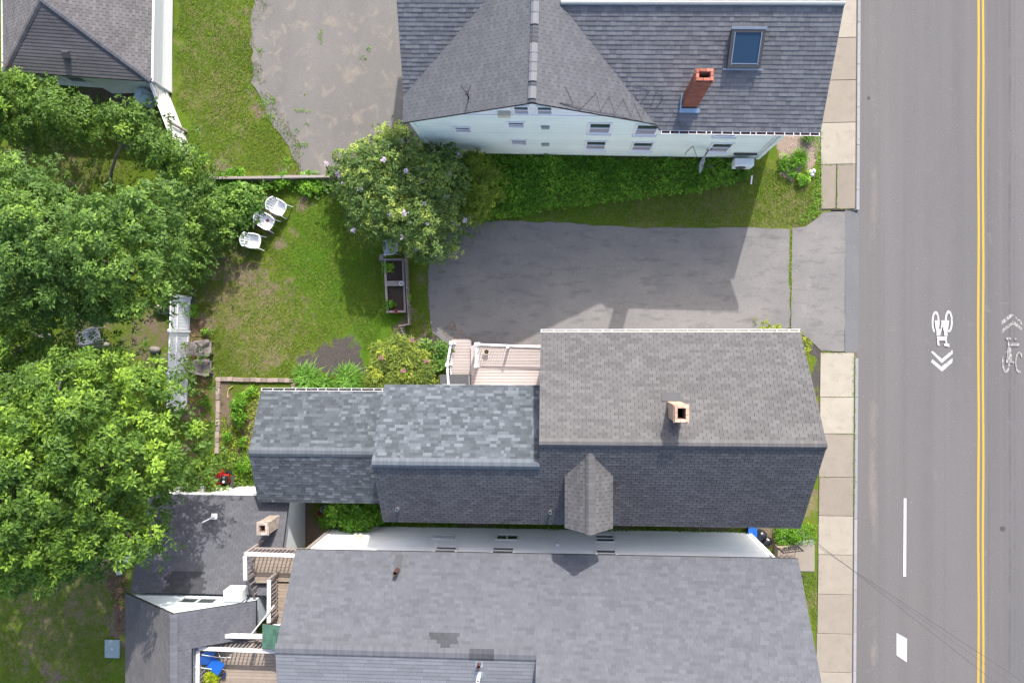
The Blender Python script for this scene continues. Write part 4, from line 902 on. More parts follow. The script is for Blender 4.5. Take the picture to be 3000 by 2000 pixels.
uF = Vector((1, ssl, 0)).normalized(); oF = Vector((uF.y, -uF.x, 0))
for x in (-24.6, -23.2, -21.6): F.window((x, swy(x), 1.45), uF, oF, .85, 1.15, True, 0)
F.gutter(se_ + Vector((.005, 0, -.02)), ne_ + Vector((.005, 0, -.02)), (1, 0, 0), M['trim'], .8, .1)
F.gutter(sw_ + Vector((-.005, 0, -.02)), nw_ + Vector((-.005, 0, -.02)), (-1, 0, 0), M['leaf_weed'], .8, .1)
nF = (se_ - sw_).cross(ap - sw_).normalized(); nF = nF if nF.z > 0 else -nF
q = onplane(196, 160, sw_, nF); MB().box(q + nF * .09, (.34, .34, .16), M=nF.to_track_quat('Z', 'Y').to_matrix(), taper=.8).build('roof_vent', M['darkgrey'], F.t)
q = onplane(48, 204, sw_, nF); ms = MB(); ms.cyl(q - Vector((0, 0, .3)), q + Vector((0, 0, .5)), .03); ms.box(q + Vector((0, 0, .5)), (.1, .1, .12)); ms.build('service_mast', M['rust'], F.t)
wr = MB(); wr.tube([q + Vector((0, 0, .5)), Vector((q.x - 5, q.y + 2.5, 3.4)), Vector((q.x - 14, q.y + 7, 5.5))], .025, 6); setp(wr.build('service_wire', M['wire']), 'dark cable reaching the cottage roof corner at the left edge', 'cable')

# ================================================================== overhead wires to house A
for k, (px, py, lab) in enumerate(((2935, 2012, 'lowest of the overhead wires crossing the street'), (2975, 2008, 'thin middle one of the overhead wires crossing the street'), (3020, 2012, 'upper one of the overhead wires crossing the street'))):
    a = Vector((XR - .2, SE + .1 - .12 * k, 5.25 + .1 * k)); e1 = P(px, py, 6.8); d = e1 - a; far = a + d * 1.6; L = []
    for j in range(17):
        t = j / 16; p = a.lerp(far, t); p.z -= .5 * 4 * t * (1 - t) * .5; L.append(p)
    mb = MB(); mb.tube(L, .008 if k != 1 else .005, 6); setp(mb.build('overhead_wire', M['wire']), lab, 'cable', 'overhead wires')
# ================================================================== white rakes: thin trim boards on the gable edges of house A and C
# ------------------------------------------------------------------ deck of house A
dk = thing('side_deck', 'beige composite deck with white railings in the corner behind the driveway', 'deck', P(1450, 1070))
DZ = .55; a, c_ = P(1386, 1012, DZ), P(1588, 1128, DZ); y = a.y; k = 0
x0, x1 = a.x, XL + .25; yend = mNY - .28
while y > yend + .02:
    wd = min(.14, y - yend); MB().box(((x0 + x1) / 2, y - wd / 2, DZ - .015), (x1 - x0, wd - .008, .03)).build('board', M['composite'], dk); y -= .145
lx0 = P(1322, 1000, .38).x; y = P(1322, 996, .38).y
while y > yend + .02:
    wd = min(.14, y - yend); MB().box(((lx0 + x0 - .1) / 2, y - wd / 2, .38 - .015), (x0 - .12 - lx0, wd - .008, .03)).build('board', M['composite'], dk); y -= .145
MB().box((x0 - .05, (a.y + yend) / 2, DZ - .015), (.12, a.y - yend, .032)).build('edge_board', M['composite'], dk)
MB().box(((x0 + x1) / 2, a.y + .02, DZ / 2 - .02), (x1 - x0, .04, DZ - .04)).build('skirt', M['composite'], dk)
MB().box(((lx0 + x0) / 2 - .08, P(1322, 996, .38).y + .02, .18), (x0 - lx0 - .2, .04, .34)).build('skirt', M['composite'], dk)
for yy_ in (a.y - .3, yend + .4):
    for xx_ in (x0 + .2, x1 - .3, lx0 + .2): MB().box((xx_, yy_, .17), (.12, .12, .36)).build('footing', M['wood_grey'], dk)
pst = {}
for nm, (px, py) in dict(nw=(1320, 1004), n=(1394, 1008), w=(1309, 1068), m=(1393, 1072)).items():
    p = P(px, py, 1.55); pst[nm] = p; fl = .38 if nm in ('nw', 'w') else .55
    po = MB().box((p.x, p.y, (1.5) / 2), (.11, .11, 1.5)).build('post', M['vinyl'], dk)
    MB().box((p.x, p.y, 1.525), (.155, .155, .05), taper=.75).build('cap', M['vinyl'], po); MB().box((p.x, p.y, 1.56), (.03, .03, .03)).build('finial', M['darkgrey'], po)
    MB().box((p.x, p.y, fl + .03), (.17, .17, .07)).build('post_skirt', M['vinyl'], po)
def rail(p, q, fl, vertical=True, name='railing', lo=.08, hi=1.42, n=None):
    p, q = Vector((p[0], p[1], 0)), Vector((q[0], q[1], 0)); L = (q - p).length; mb = MB(); mb.bar(p + Vector((0, 0, hi)), q + Vector((0, 0, hi)), .09, .05); mb.bar(p + Vector((0, 0, fl + lo)), q + Vector((0, 0, fl + lo)), .05, .06); r = mb.build(name, M['vinyl'], dk)
    for i in range(1, n or int(L / .115)):
        c = p.lerp(q, i / (n or int(L / .115))); MB().box((c.x, c.y, (fl + lo + hi) / 2), (.022, .022, hi - fl - lo)).build('baluster', M['vinyl'], r)
rail(pst['nw'], pst['w'], .38); rail(pst['n'], pst['m'], .55); rail(pst['n'], (x1, a.y - .06), .55); rail(pst['w'], (pst['w'].x + .06, yend), .38)
p = Vector((P(1487, 1010, 1.5).x, a.y - .06, 0)); MB().box((p.x, p.y, .75), (.1, .1, 1.5)).build('post', M['vinyl'], dk)
cb = thing('storage_cabinet', 'dark grey flat-topped cabinet on the lower end of the deck', 'cabinet', P(1330, 1120))
p0, p1 = P(1289, 1097, 1.35), P(1377, 1097, 1.35); xa, xb = p0.x, p1.x; yb_ = p0.y
MB().box(((xa + xb) / 2, (yb_ + yend) / 2 + .02, .865), (xb - xa - .08, yb_ - yend - .1, .93)).build('body', M['black'], cb); MB().box(((xa + xb) / 2, (yb_ + yend) / 2 + .02, 1.36), (xb - xa, yb_ - yend - .02, .05)).build('lid', M['darkgrey'], cb, bevel=.008)
MB().bar((xb - .05, yb_ - .02, 1.4), (xb - .03, yend + .06, 1.4), .03, .02).build('hinge_bar', M['metal'], cb); MB().box(((xa + xb) / 2, (yb_ + yend) / 2, .39), (xb - xa - .1, .4, .02)).build('foot', M['black'], cb)
def pot(name, px, py, z, r, h, mat, fill, label, cat='plant pot'):
    c = P(px, py, z + h); c.z = z; t = thing(name, label, cat, c); mb = MB(); mb.lathe(c, [(r * .7, 0), (r * .97, h * .92), (r * 1.06, h * .92), (r * 1.06, h), (r * .88, h), (r * .82, h * .8)], 20); mb.add([c + Vector((r * .7 * math.cos(i * .628), r * .7 * math.sin(i * .628), 0)) for i in range(10)], [tuple(range(10))]); mb.build('pot', mat, t, smooth=False)
    mb = MB(); mb.lathe(c, [(r * .86, h * .82), (r * .4, h * .86), (.001, h * .87)], 16); mb.build('soil', fill, t); return t, c
pot('flower_pot', 1425, 1030.5, DZ + .002, .13, .24, M['cream'], M['soil'], 'cream round pot standing on the beige deck')

# ------------------------------------------------------------------ white fence by the maples
def px_line(a, b, t): return a.lerp(b, t)
fa, fb = P(558, 872), P(547, 1195); vf = thing('vinyl_fence', 'white vinyl privacy fence behind the two wooden lounge chairs', 'fence', fa.lerp(fb, .5))
d = (fb - fa).normalized(); nrm = Vector((1, 0, 0)); HF = 1.75
for i in range(4):
    c = fa.lerp(fb, i / 3 if i != 1 else .305); MB().box((c.x, c.y, .93), (.13, .13, 1.86)).build('post', M['vinyl'], vf); MB().box((c.x, c.y, 1.89), (.17, .17, .07), taper=.5).build('post_cap', M['vinyl'], vf)
for i, (t0, t1) in enumerate(((.015, .29), (.32, .65), (.68, .985))):
    p, q = fa.lerp(fb, t0), fa.lerp(fb, t1)
    for z, h in ((HF, .09), (1.15, .09), (.1, .14)): MB().bar(p + Vector((0, 0, z)), q + Vector((0, 0, z)), .06, h).build('rail', M['vinyl'], vf)
    L = (q - p).length; n = int(L / .15)
    for j in range(n):
        c = p.lerp(q, (j + .5) / n); MB().box((c.x, c.y, .65), (.022, L / n - .006, .95)).build('board', M['vinyl'], vf)
    n2 = int(L / .15)
    for j in range(n2):
        c = p.lerp(q, (j + .5) / n2); MB().box((c.x, c.y, 1.44), (.02, L / n2 - .004, .52)).build('board', M['vinyl'], vf)
# ------------------------------------------------------------------ board fence by the cottage
f0, f1, f2 = P(500, 268), P(546, 385), P(578, 470); bf = thing('board_fence', 'white board fence with weathered posts running from the cottage corner', 'fence', f0.lerp(f2, .5))
for c in (f0, f1, f2): MB().box((c.x, c.y, .85), (.1, .1, 1.75), rz=.35).build('post', M['wood_grey'], bf)
for p, q in ((f0, f1), (f1, f2)):
    for z in (.4, 1.35): MB().bar(p + Vector((-.07, -.03, z)), q + Vector((-.07, -.03, z)), .05, .1).build('rail', M['wood_paint'], bf)
    L = (q - p).length; n = int(L / .14)
    for j in range(n):
        c = p.lerp(q, (j + .5) / n) + Vector((-.12, -.05, 0)); MB().box((c.x, c.y, .85), (.022, L / n - .006, 1.62), rz=math.atan2(-(q - p).x, (q - p).y)).build('board', M['white'], bf)
    MB().bar(p + Vector((-.12, -.05, 1.68)), q + Vector((-.12, -.05, 1.68)), .12, .03).build('cap_rail', M['white'], bf)
# ------------------------------------------------------------------ low grey garden wall of planks north of the lawn
g0, g1 = P(606, 530), P(1010, 530); gw_ = thing('garden_wall', 'low grey timber retaining wall between lawn and parking lot', 'wall', g0.lerp(g1, .5))
L = (g1 - g0).length; xx = 0
while xx < L:
    ln = random.uniform(1.6, 2.4); e = min(L, xx + ln - .01)
    for z in (.1, .3, .5): MB().box((g0.x + (xx + e) / 2, g0.y + random.uniform(-.006, .006), z), (e - xx, .13, .19)).build('timber', M['wood_grey'], gw_, bevel=.012)
    xx += ln
# ------------------------------------------------------------------ raised planter, its plants come later
pl = thing('raised_planter', 'weathered wooden raised bed with two planting cells beside the driveway', 'planter', P(1157, 840)); TZ = .42
cA, cB, cC, cD = P(1124, 758, TZ), P(1183, 757, TZ), P(1190, 915, TZ), P(1132, 916, TZ)
def plank(a, b, w_, z=TZ): MB().bar(Vector((a.x, a.y, z)), Vector((b.x, b.y, z)), w_, .05).build('rim_board', M['wood_grey'], pl)
i_ = .05; plank(cA + Vector((i_, 0, 0)), cD + Vector((i_, 0, 0)), .1); plank(cB - Vector((i_, 0, 0)), cC - Vector((i_, 0, 0)), .1); e1, e2 = cA.lerp(cD, .46), cB.lerp(cC, .46)
for p, q, w_ in ((cA + Vector((.105, -.05, 0)), cB + Vector((-.105, -.05, 0)), .1), (cD + Vector((.105, .05, 0)), cC + Vector((-.105, .05, 0)), .1), (e1 + Vector((.105, 0, 0)), e2 + Vector((-.105, 0, 0)), .25)): plank(p, q, w_)
for p, q in ((cA, cD), (cB, cC), (cA, cB), (cD, cC)):
    m = (cA + cC) / 2; s = (m - (p + q) / 2).normalized() * .06
    MB().bar(Vector((p.x, p.y, .19)) + s, Vector((q.x, q.y, .19)) + s, .035, .4).build('side_board', M['wood_grey'], pl)
for u0_, u1_ in ((.04, .4), (.52, .96)):
    q = [cA.lerp(cD, u0_) + Vector((.1, 0, 0)), cB.lerp(cC, u0_) - Vector((.1, 0, 0)), cB.lerp(cC, u1_) - Vector((.1, 0, 0)), cA.lerp(cD, u1_) + Vector((.1, 0, 0))]; MB().prism([(p.x, p.y, .31) for p in q], (0, 0, -.3)).build('soil', M['soil'], pl)
pot('flower_pot', 1176, 830, TZ + .026, .105, .13, M['trim'], M['rock'], 'white round pot on the middle board of the raised bed')
pot('flower_pot', 1160, 911, TZ + .026, .085, .12, M['red'], M['soil'], 'small red pot on the near rim of the raised bed')
# picket fence beside it
pk = thing('picket_fence', 'short weathered picket fence between raised bed and driveway', 'fence', P(1195, 850))
L_ = [P(1192, 742), P(1203, 950), P(1178, 955), P(1190, 985)]
for p, q in zip(L_, L_[1:]):
    for z in (.18, .5): MB().bar(p + Vector((0, 0, z)), q + Vector((0, 0, z)), .03, .06).build('rail', M['wood_grey'], pk)
    n = max(2, int((q - p).length / .115))
    for j in range(n + 1):
        c = p.lerp(q, j / n); MB().box((c.x + random.uniform(-.01, .01) + .03, c.y, .33), (.022, .075, .66), rz=math.atan2(-(q - p).x, (q - p).y)).build('picket', M['wood_grey'], pk)
# long-handled shovel leaning on the bed
sh = MB(); a_, b_ = P(1118, 762, .5), P(1121, 803, .02); sh.cyl(a_, b_, .018, .018, 8); sh.box(a_ + Vector((-.01, .12, .03)), (.2, .28, .03)); setp(sh.build('shovel', M['wood_grey']), 'long-handled shovel leaning on the left side of the raised bed', 'shovel')

# ------------------------------------------------------------------ resin chairs
def resin_chair(px, py, yaw, mat, label):
    o = P(px, py); t = thing('garden_chair', label, 'chair', o, 'white garden chairs on the lawn'); R = Matrix.Rotation(yaw, 3, 'Z') * 1.12   # +x is the front
    T = lambda v: R @ Vector(v) + o
    m = MB(); pts_ = [(.27, -.25), (.30, -.12), (.31, 0), (.30, .12), (.27, .25), (-.2, .24), (-.24, 0), (-.2, -.24)]; m.prism([T((x, y, .43 + (.015 if x > .2 else 0))) for x, y in pts_], (0, 0, -.03)); m.build('seat', mat, t)
    bk = MB(); prev = None; V = []
    for i in range(11):                                     # gently curved fan back
        f = -1 + 2 * i / 10; cv = 1 - f * f; b0 = (-.19 - .05 * cv, .25 * f, .42); t0 = (-.33 - .10 * cv, .30 * f, .76 + .11 * cv); m0 = tuple((b0[j] + t0[j]) / 2 for j in range(3))
        bk.bar(T(b0), T(t0), .03, .016); V += [T((b0[0] + .005, b0[1], b0[2])), T((t0[0] + .012, t0[1] * .97, t0[2] - .05))]
        if prev: bk.bar(prev, T(t0), .035, .05); bk.bar(pb, T(m0), .018, .03)
        prev = T(t0); pb = T(m0)
    bk.build('backrest', mat, t); sh_ = MB(); sh_.add(V, [(2 * i, 2 * i + 2, 2 * i + 3, 2 * i + 1) for i in range(0, 10, 1) if i % 2 == 0]); sh_.build('back_shell', mat, t)
    for s in (-1, 1):
        am = MB(); am.tube([T((-.2, s * .30, .66)), T((.05, s * .31, .66)), T((.22, s * .29, .65)), T((.27, s * .27, .62))], .028, 8); am.build('armrest', mat, t)
        sd = MB(); sd.prism([T((-.16, s * .27, .44)), T((.2, s * .27, .44)), T((.22, s * .285, .65)), T((-.2, s * .29, .65))], R @ Vector((0, s * .012, 0))); sd.build('arm_panel', mat, t)
        for x, xb_, zt in ((.25, .34, .63), (-.2, -.34, .45)):
            lg = MB(); lg.bar(T((x, s * .26, zt)), T((xb_, s * .30, 0)), .04, .03); lg.build('leg', mat, t)
    return t
resin_chair(829, 614, math.radians(-28), M['resin'], 'white resin garden chair farthest up, tucked under the shrubs')
resin_chair(794, 655, math.radians(-32), M['resin'], 'middle white resin garden chair, with something reddish on its seat')
resin_chair(756, 711, math.radians(-10), M['resin'], 'white resin garden chair lowest of the three by the leafy bush')
resin_chair(1150, 730, math.radians(186), M['resin_blue'], 'dusty resin chair half under the lilac, above the raised bed')
q = P(785, 647, .44); MB().box(q + Vector((0, 0, .03)), (.16, .14, .06), rz=.5).build('folded_cloth', plain('red_cloth', (.30, .08, .07), .9, .3, 12)).name; setp(bpy.data.objects['folded_cloth'], 'reddish cloth lying on the middle white chair', 'cloth')
# ------------------------------------------------------------------ wooden lounge chairs
def lounge(px, py, yaw, label):
    o = P(px, py); t = thing('lounge_chair', label, 'lounge chair', o, 'two weathered slatted lounge chairs'); R = Matrix.Rotation(yaw, 3, 'Z'); T = lambda x, y, z: R @ Vector((x, y, z)) + o; W = M['wood_grey']
    for k in range(6):
        f = k / 5; MB().box(T(.40 - f * .46, 0, .40 - .12 * f), (.07, .5, .02), M=R @ Matrix.Rotation(-.26, 3, 'Y')).build('seat_slat', W, t)
    for k in range(7):
        s = (k - 3) / 3; h = .95 - .10 * abs(s) ** 2; b0, b1 = T(-.10, s * .20, .27), T(-.10 - .46 * h / .95, s * .29, .27 + .72 * h / .95); MB().bar(b0, b1, .075, .02, up=R @ Vector((1, 0, .4))).build('back_slat', W, t)
    MB().bar(T(-.28, -.27, .55), T(-.28, .27, .55), .03, .06).build('back_rail', W, t)
    for s in (-1, 1):
        m = MB(); m.prism([T(.46, s * .27, .58), T(.46, s * .40, .58), T(.30, s * .42, .58), T(-.30, s * .36, .56), T(-.42, s * .31, .56), T(-.34, s * .27, .56)], (0, 0, -.025)); m.build('armrest', W, t)
        MB().bar(T(.36, s * .29, 0), T(.36, s * .29, .565), .1, .03).build('front_leg', W, t)
        MB().bar(T(.42, s * .25, .36), T(-.62, s * .25, .04), .03, .12).build('rear_leg', W, t)
    MB().box(T(.44, 0, .36), (.03, .5, .12), M=R).build('apron', W, t)
    return t
lounge(603, 1019, math.radians(2), 'upper one of two grey slatted lounge chairs by the white fence')
lounge(603, 1074, math.radians(-2), 'lower one of two grey slatted lounge chairs by the white fence')
# ------------------------------------------------------------------ paver edging
pe = thing('paver_edging', 'row of brown concrete blocks edging the bed left of the low wing', 'edging', P(650, 1120))
def pave(a, b, n, sq=.2, skip=()):
    for i in range(n):
        if i in skip: continue
        c = a.lerp(b, (i + .5) / n); d = b - a; L = d.length / n; MB().box((c.x + random.uniform(-.01, .01), c.y + random.uniform(-.012, .012), .05 + random.uniform(-.008, .008)), (L - .012, sq, .15), rz=math.atan2(d.y, d.x) + random.uniform(-.03, .03), tone=random.uniform(.85, 1.15)).build('block', M['paver'], pe, bevel=.012)
pave(P(634, 1110), P(868, 1114), 14); pave(P(641, 1117), P(640, 1245), 7); pave(P(640, 1246), P(637, 1328), 5); pave(P(862, 1122), P(862, 1138), 1)
# yellow hose end in that bed
mb = MB(); mb.tube([P(668, 1165, .03), P(667, 1150, .04), P(671, 1138, .05), P(682, 1131, .04)], .025, 8); setp(mb.build('garden_hose', M['hose']), 'short yellow bent hose lying on the bare soil of the bed', 'hose')
# ------------------------------------------------------------------ snow blower
o = P(672, 1396); sb_ = thing('snow_blower', 'red and black snow blower parked in the weeds beside the annex', 'snow blower', o); R = Matrix.Rotation(math.radians(176), 3, 'Z'); T = lambda x, y, z: R @ Vector((x, y, z)) + o
m = MB(); prof = [(.25 * math.cos(math.radians(aa)), .25 * math.sin(math.radians(aa)) + .27) for aa in range(60, 301, 20)]
m.prism([T(.42 + x, -.36, z) for x, z in prof] + [], R @ Vector((0, .72, 0))); m.build('auger_housing', M['red'], sb_)
m = MB(); m.cyl(T(.5, -.34, .27), T(.5, .34, .27), .16, .16, 12); m.build('auger', M['black'], sb_)
m = MB(); m.tube([T(.22, .05, .45), T(.22, .05, .72), T(.32, -.05, .9), T(.52, -.12, .95)], [.09, .1, .1, .09], 10); m.build('chute', M['darkgrey'], sb_)
m = MB(); m.box(T(-.02, 0, .38), (.38, .42, .3), M=R); m.build('engine_bed', M['red'], sb_, bevel=.03)
m = MB(); m.box(T(-.06, 0, .62), (.34, .36, .2), M=R); m.build('engine', M['black'], sb_, bevel=.04)
m = MB(); m.cyl(T(-.06, .1, .72), T(-.06, .1, .76), .06, .06, 12); m.build('fuel_cap', M['trim'], sb_); m = MB(); m.box(T(-.05, -.12, .735), (.12, .1, .02), M=R); m.build('plate', M['metal'], sb_)
for s in (-1, 1):
    m = MB(); m.cyl(T(-.1, s * .24, .2), T(-.1, s * .36, .2), .2, .2, 16); m.build('wheel', M['black'], sb_)
    m = MB(); m.tube([T(-.2, s * .2, .45), T(-.5, s * .24, .75), T(-.82, s * .26, .95)], .02, 8); m.build('handle', M['black'], sb_)
m = MB(); m.box(T(-.55, 0, .82), (.18, .5, .05), M=R @ Matrix.Rotation(.5, 3, 'Y')); m.build('control_panel', M['darkgrey'], sb_)
m = MB(); o2 = P(690, 1424); m.box(o2 + Vector((0, 0, .2)), (.45, .35, .4), rz=.4, taper=.8); setp(m.build('black_tub', M['black'], bevel=.04), 'crumpled black plastic tub in the weeds below the snow blower', 'tub')
# ------------------------------------------------------------------ propane tank
o = P(446, 297); tk = thing('propane_tank', 'white upright propane tank behind the board fence', 'tank', o); m = MB(); r = .38; m.lathe(o, [(.30, 0), (.34, .02), (.34, .08), (r, .14), (r, .85), (.34, .97), (.24, 1.05), (.001, 1.08)], 24); m.build('body', M['tank'], tk, smooth=True); m = MB(); m.lathe(o + Vector((0, 0, 1.03)), [(.17, 0), (.17, .17), (.15, .2), (.001, .21)], 20); m.build('valve_dome', M['tank'], tk, smooth=True); MB().tube([o + Vector((.15, 0, 1.1)), o + Vector((.36, .0, .98)), o + Vector((.46, .05, .3))], .012, 6).build('gas_line', M['iron'], tk)
# ------------------------------------------------------------------ bins and bags at the front corner of C
def bag(px, py, s, mat, label, seed):
    o = P(px, py); rr = random.Random(seed); me_ = bmesh.new(); bmesh.ops.create_icosphere(me_, subdivisions=3, radius=1); V = []; 
    for v in me_.verts:
        f = 1 + .22 * mnoise.noise(v.co * 1.8 + Vector((seed, 0, 0))) + .1 * mnoise.noise(v.co * 5 + Vector((0, seed, 0))); q = v.co * f; V.append((o.x + q.x * s[0], o.y + q.y * s[1], max(0.0, (q.z + .8) * s[2])))
    m = MB(); m.add(V, [tuple(x.index for x in f.verts) for f in me_.faces]); me_.free(); b_ = m.build('garbage_bag', M['bagblack'], smooth=True); setp(b_, label, 'garbage bag', 'black garbage bags')
M['bagblack'] = plain('bag_film', (.012, .012, .016), .22, .2, 8, spec=.6, bump=.6, bscale=18)
bag(2219, 1562, (.36, .28, .34), M['bagblack'], 'larger black garbage bag beside the blue bin', 3); bag(2244, 1582, (.24, .2, .2), M['bagblack'], 'smaller black garbage bag by the front steps', 8)
o = P(2196, 1552); t = thing('recycling_bin', 'blue recycling bin standing in the alley behind the garbage bags', 'bin', o); MB().box(o + Vector((0, .02, .26)), (.34, .42, .52), taper=1.1).build('body', M['navy'], t, bevel=.02); MB().box(o + Vector((0, .02, .53)), (.4, .48, .04)).build('rim', M['bluepl'], t)
pot('flower_pot', 2297, 1577, 0, .10, .16, M['trim'], M['stone'], 'white pot among the weeds at the front corner')
# ------------------------------------------------------------------ things at the lower left
o = P(334, 1896); t = thing('well_cover', 'grey-green rounded square plastic cover on the ground beside the gabled block', 'cover', o); m = MB(); m.box(o + Vector((0, 0, .05)), (.72, .82, .14)); m.build('collar', M['lidgrey'], t, bevel=.05)
m = MB(); m.box(o + Vector((0, 0, .14)), (.78, .9, .05)); m.build('lid', M['lidgrey'], t, bevel=.024); m = MB(); m.lathe(o + Vector((.0, 0, .166)), [(.05, 0), (.05, .012), (.03, .012), (.03, 0)], 14); m.build('badge', M['trim'], t)
o = P(378, 1622); t = thing('wood_pallet', 'pale wooden pallet leaning by the annex under the maple', 'pallet', o); 
for k in range(4): MB().box(o + Vector((0, .28 - .17 * k, .32 + .02 * k)), (.85, .11, .02), M=Matrix.Rotation(.25, 3, 'X')).build('deck_board', M['wood_paint'], t)
for sx in (-.35, 0, .35): MB().box(o + Vector((sx, .02, .22)), (.05, .7, .12), M=Matrix.Rotation(.25, 3, 'X')).build('stringer', M['wood_grey'], t)
MB().box(o + Vector((0, -.2, .1)), (.7, .12, .2)).build('block', M['wood_grey'], t)
m = MB(); o = P(350, 1677); m.box(o + Vector((0, 0, .03)), (.28, .2, .06), rz=.1); setp(m.build('flat_stone', M['stone'], bevel=.015), 'small flat grey stone on the ground near the pallet', 'stone')
def boulder(px, py, s, label, seed, mat=None, group='stones in the garden', name='boulder'):
    o = P(px, py); bm = bmesh.new(); bmesh.ops.create_icosphere(bm, subdivisions=2, radius=1); V = []
    for v in bm.verts:
        f = 1 + .25 * mnoise.noise(v.co * 1.3 + Vector((seed, 1, 0))); q = v.co * f; V.append((o.x + q.x * s[0], o.y + q.y * s[1], max(-.02, q.z * s[2] + s[2] * .5)))
    m = MB(); m.add(V, [tuple(x.index for x in f.verts) for f in bm.faces]); bm.free(); setp(m.build(name, mat or M['rock'], smooth=True), label, 'stone', group)
boulder(2374, 506, (.11, .12, .1), 'left one of three white stones beside the sidewalk', 1, M['stone']); boulder(2383, 503, (.10, .13, .11), 'right one of three white stones beside the sidewalk', 2, M['stone']); boulder(2378, 514, (.12, .09, .09), 'lowest of three white stones beside the sidewalk', 3, M['stone'])
boulder(130, 983, (.55, .2, .3), 'long grey boulder showing between the maples at the left', 5); boulder(255, 1008, (.4, .18, .2), 'grey stone left of the stone row under the maples', 6); boulder(300, 1010, (.5, .17, .22), 'grey stone right in the stone row under the maples', 7); boulder(458, 1024, (.3, .18, .22), 'rounded grey stone near the vinyl fence', 8); boulder(485, 905, (.6, .25, .3), 'broad grey stone behind the white fence', 9)
resin_chair(292, 984, math.radians(20), M['resin_blue'], 'bluish garden chair half hidden under the left maple')
# ------------------------------------------------------------------ satellite dish and heat pump on the mint house
o = bwall(2078, 436); t = thing('satellite_dish', 'grey satellite dish on an arm on the mint house wall', 'satellite dish', o); m = MB(); hub = o - eyB * .75 + Vector((-.45, 0, .35)); m.cyl(o, hub, .03, .03, 8); m.box(o - eyB * .02, (.2, .04, .3), rz=ANG); m.build('arm', M['darkgrey'], t)
ax = Vector((.86, -.28, .25)).normalized(); m = MB(); m.lathe(hub, [(.001, 0), (.15, .015), (.3, .06), (.40, .11), (.41, .10), (.3, .045), (.15, .0), (.001, -.015)], 24, axis=ax); ds = m.build('reflector', plain('dish_paint', (.34, .36, .39), .5, .08, 4), t, smooth=True)
m = MB(); f_ = hub - ax * .0; m.tube([hub - ax * .03 + Vector((0, 0, -.1)), hub + ax * .35 + Vector((0, 0, -.35)), hub + ax * .5 + Vector((0, 0, -.05))], .018, 6); m.box(hub + ax * .5, (.1, .1, .16)); m.build('feed_arm', M['darkgrey'], t)
MB().tube([hub + Vector((0, 0, -.1)), bwall(2030, 425) - eyB * .05, bwall(2010, 445) - eyB * .04, bwall(2008, 452) - eyB * .04], .012, 5).build('cable', M['wire'], t)
q = bwall(2178, 452); o = Vector((q.x, q.y, 0)) - eyB * .42; t = thing('heat_pump', 'white heat pump unit standing on brackets at the corner of the mint house', 'heat pump', o); m = MB(); m.box(o + Vector((0, 0, .72)), (.88, .36, .64), rz=ANG); hp = m.build('case', M['trim'], t, bevel=.025)
for s in (-.3, .3): MB().box(o + exB * s + Vector((0, .12, .2)), (.05, .5, .4), rz=ANG).build('stand', M['metal'], t)
m = MB(); m.cyl(o - eyB * .19 + Vector((-.1, 0, .72)), o - eyB * .2 + Vector((-.1, 0, .72)), .24, .24, 20); m.build('fan_grille', M['darkgrey'], t); MB().box(o + eyB * .33 + Vector((0, 0, 1.15)), (1.05, .1, .05), rz=ANG).build('wall_rail', M['darkgrey'], t)
m = MB(); m.tube([P(2203, 514, .1), P(2202, 525, .06), P(2200, 540, .03)], .035, 8); setp(m.build('drain_pipe', M['trim']), 'short white drain pipe lying in the grass below the heat pump', 'pipe')
# ------------------------------------------------------------------ wooden decks and stairs behind house C
wd_ = thing('stair_deck', 'weathered wooden landing, walkway and stairs with white railings behind the grey house', 'deck', (-12.5, -12, 0)); WT, WP, WG = M['wood_tan'], M['wood_paint'], M['wood_grey']
LZ = 4.2; RZ = 5.15
nw = P(714, 1618, RZ); neR = P(855, 1628, RZ); sw2 = P(719, 1698, RZ)
lx0_, lx1_, ln_, lsy = nw.x + .05, cwl - .02, nw.y - .05, sw2.y
y = ln_
while y > lsy - .35: MB().box(((lx0_ + lx1_) / 2, y - .07, LZ - .02), (lx1_ - lx0_, .13, .04)).build('board', WT, wd_); y -= .14
wx0 = P(797, 1750, LZ).x; y = lsy - .36; wend = P(797, 1835, LZ).y
while y > -15.0: MB().box(((wx0 + lx1_) / 2, y - .07, LZ - .02), (lx1_ - wx0, .13, .04)).build('board', WT, wd_); y -= .14
def rail2(p, q, z0, z1, mat=WP, top=.16, n=None, slat=.04):
    p, q = Vector((p[0], p[1], 0)), Vector((q[0], q[1], 0)); r = MB().bar(p + Vector((0, 0, z1)), q + Vector((0, 0, z1)), top, .04).build('railing', mat, wd_); MB().bar(p + Vector((0, 0, z0 + .12)), q + Vector((0, 0, z0 + .12)), .04, .09).build('bottom_rail', WG, r); L = (q - p).length; n = n or int(L / .17)
    for i in range(n + 1):
        c = p.lerp(q, i / n); MB().bar(Vector((c.x, c.y, z0)), Vector((c.x, c.y, z1 - .02)), slat, slat).build('baluster', WG, r)
rail2((lx0_, ln_), (lx1_ - .02, ln_ - .03), LZ, RZ); rail2((lx0_, ln_ - .1), (lx0_ + .02, lsy), LZ, RZ); wsx = P(788, 1700, RZ).x; rail2((wsx, P(788, 1698, RZ).y), (wsx, P(788, 1822, RZ).y), LZ, RZ)
for (x, y) in ((lx0_, ln_), (lx1_ - .1, ln_), (lx0_, lsy), (wsx, P(788, 1698, RZ).y), (wsx, P(788, 1822, RZ).y), (wsx, -14.8)): MB().box((x, y, RZ / 2), (.11, .11, RZ), tone=1).build('post', WG, wd_)
lat = MB(); la, lb = Vector((lx1_ - .05, ln_ - .05, 0)), Vector((lx1_ - .05, lsy + .05, 0))
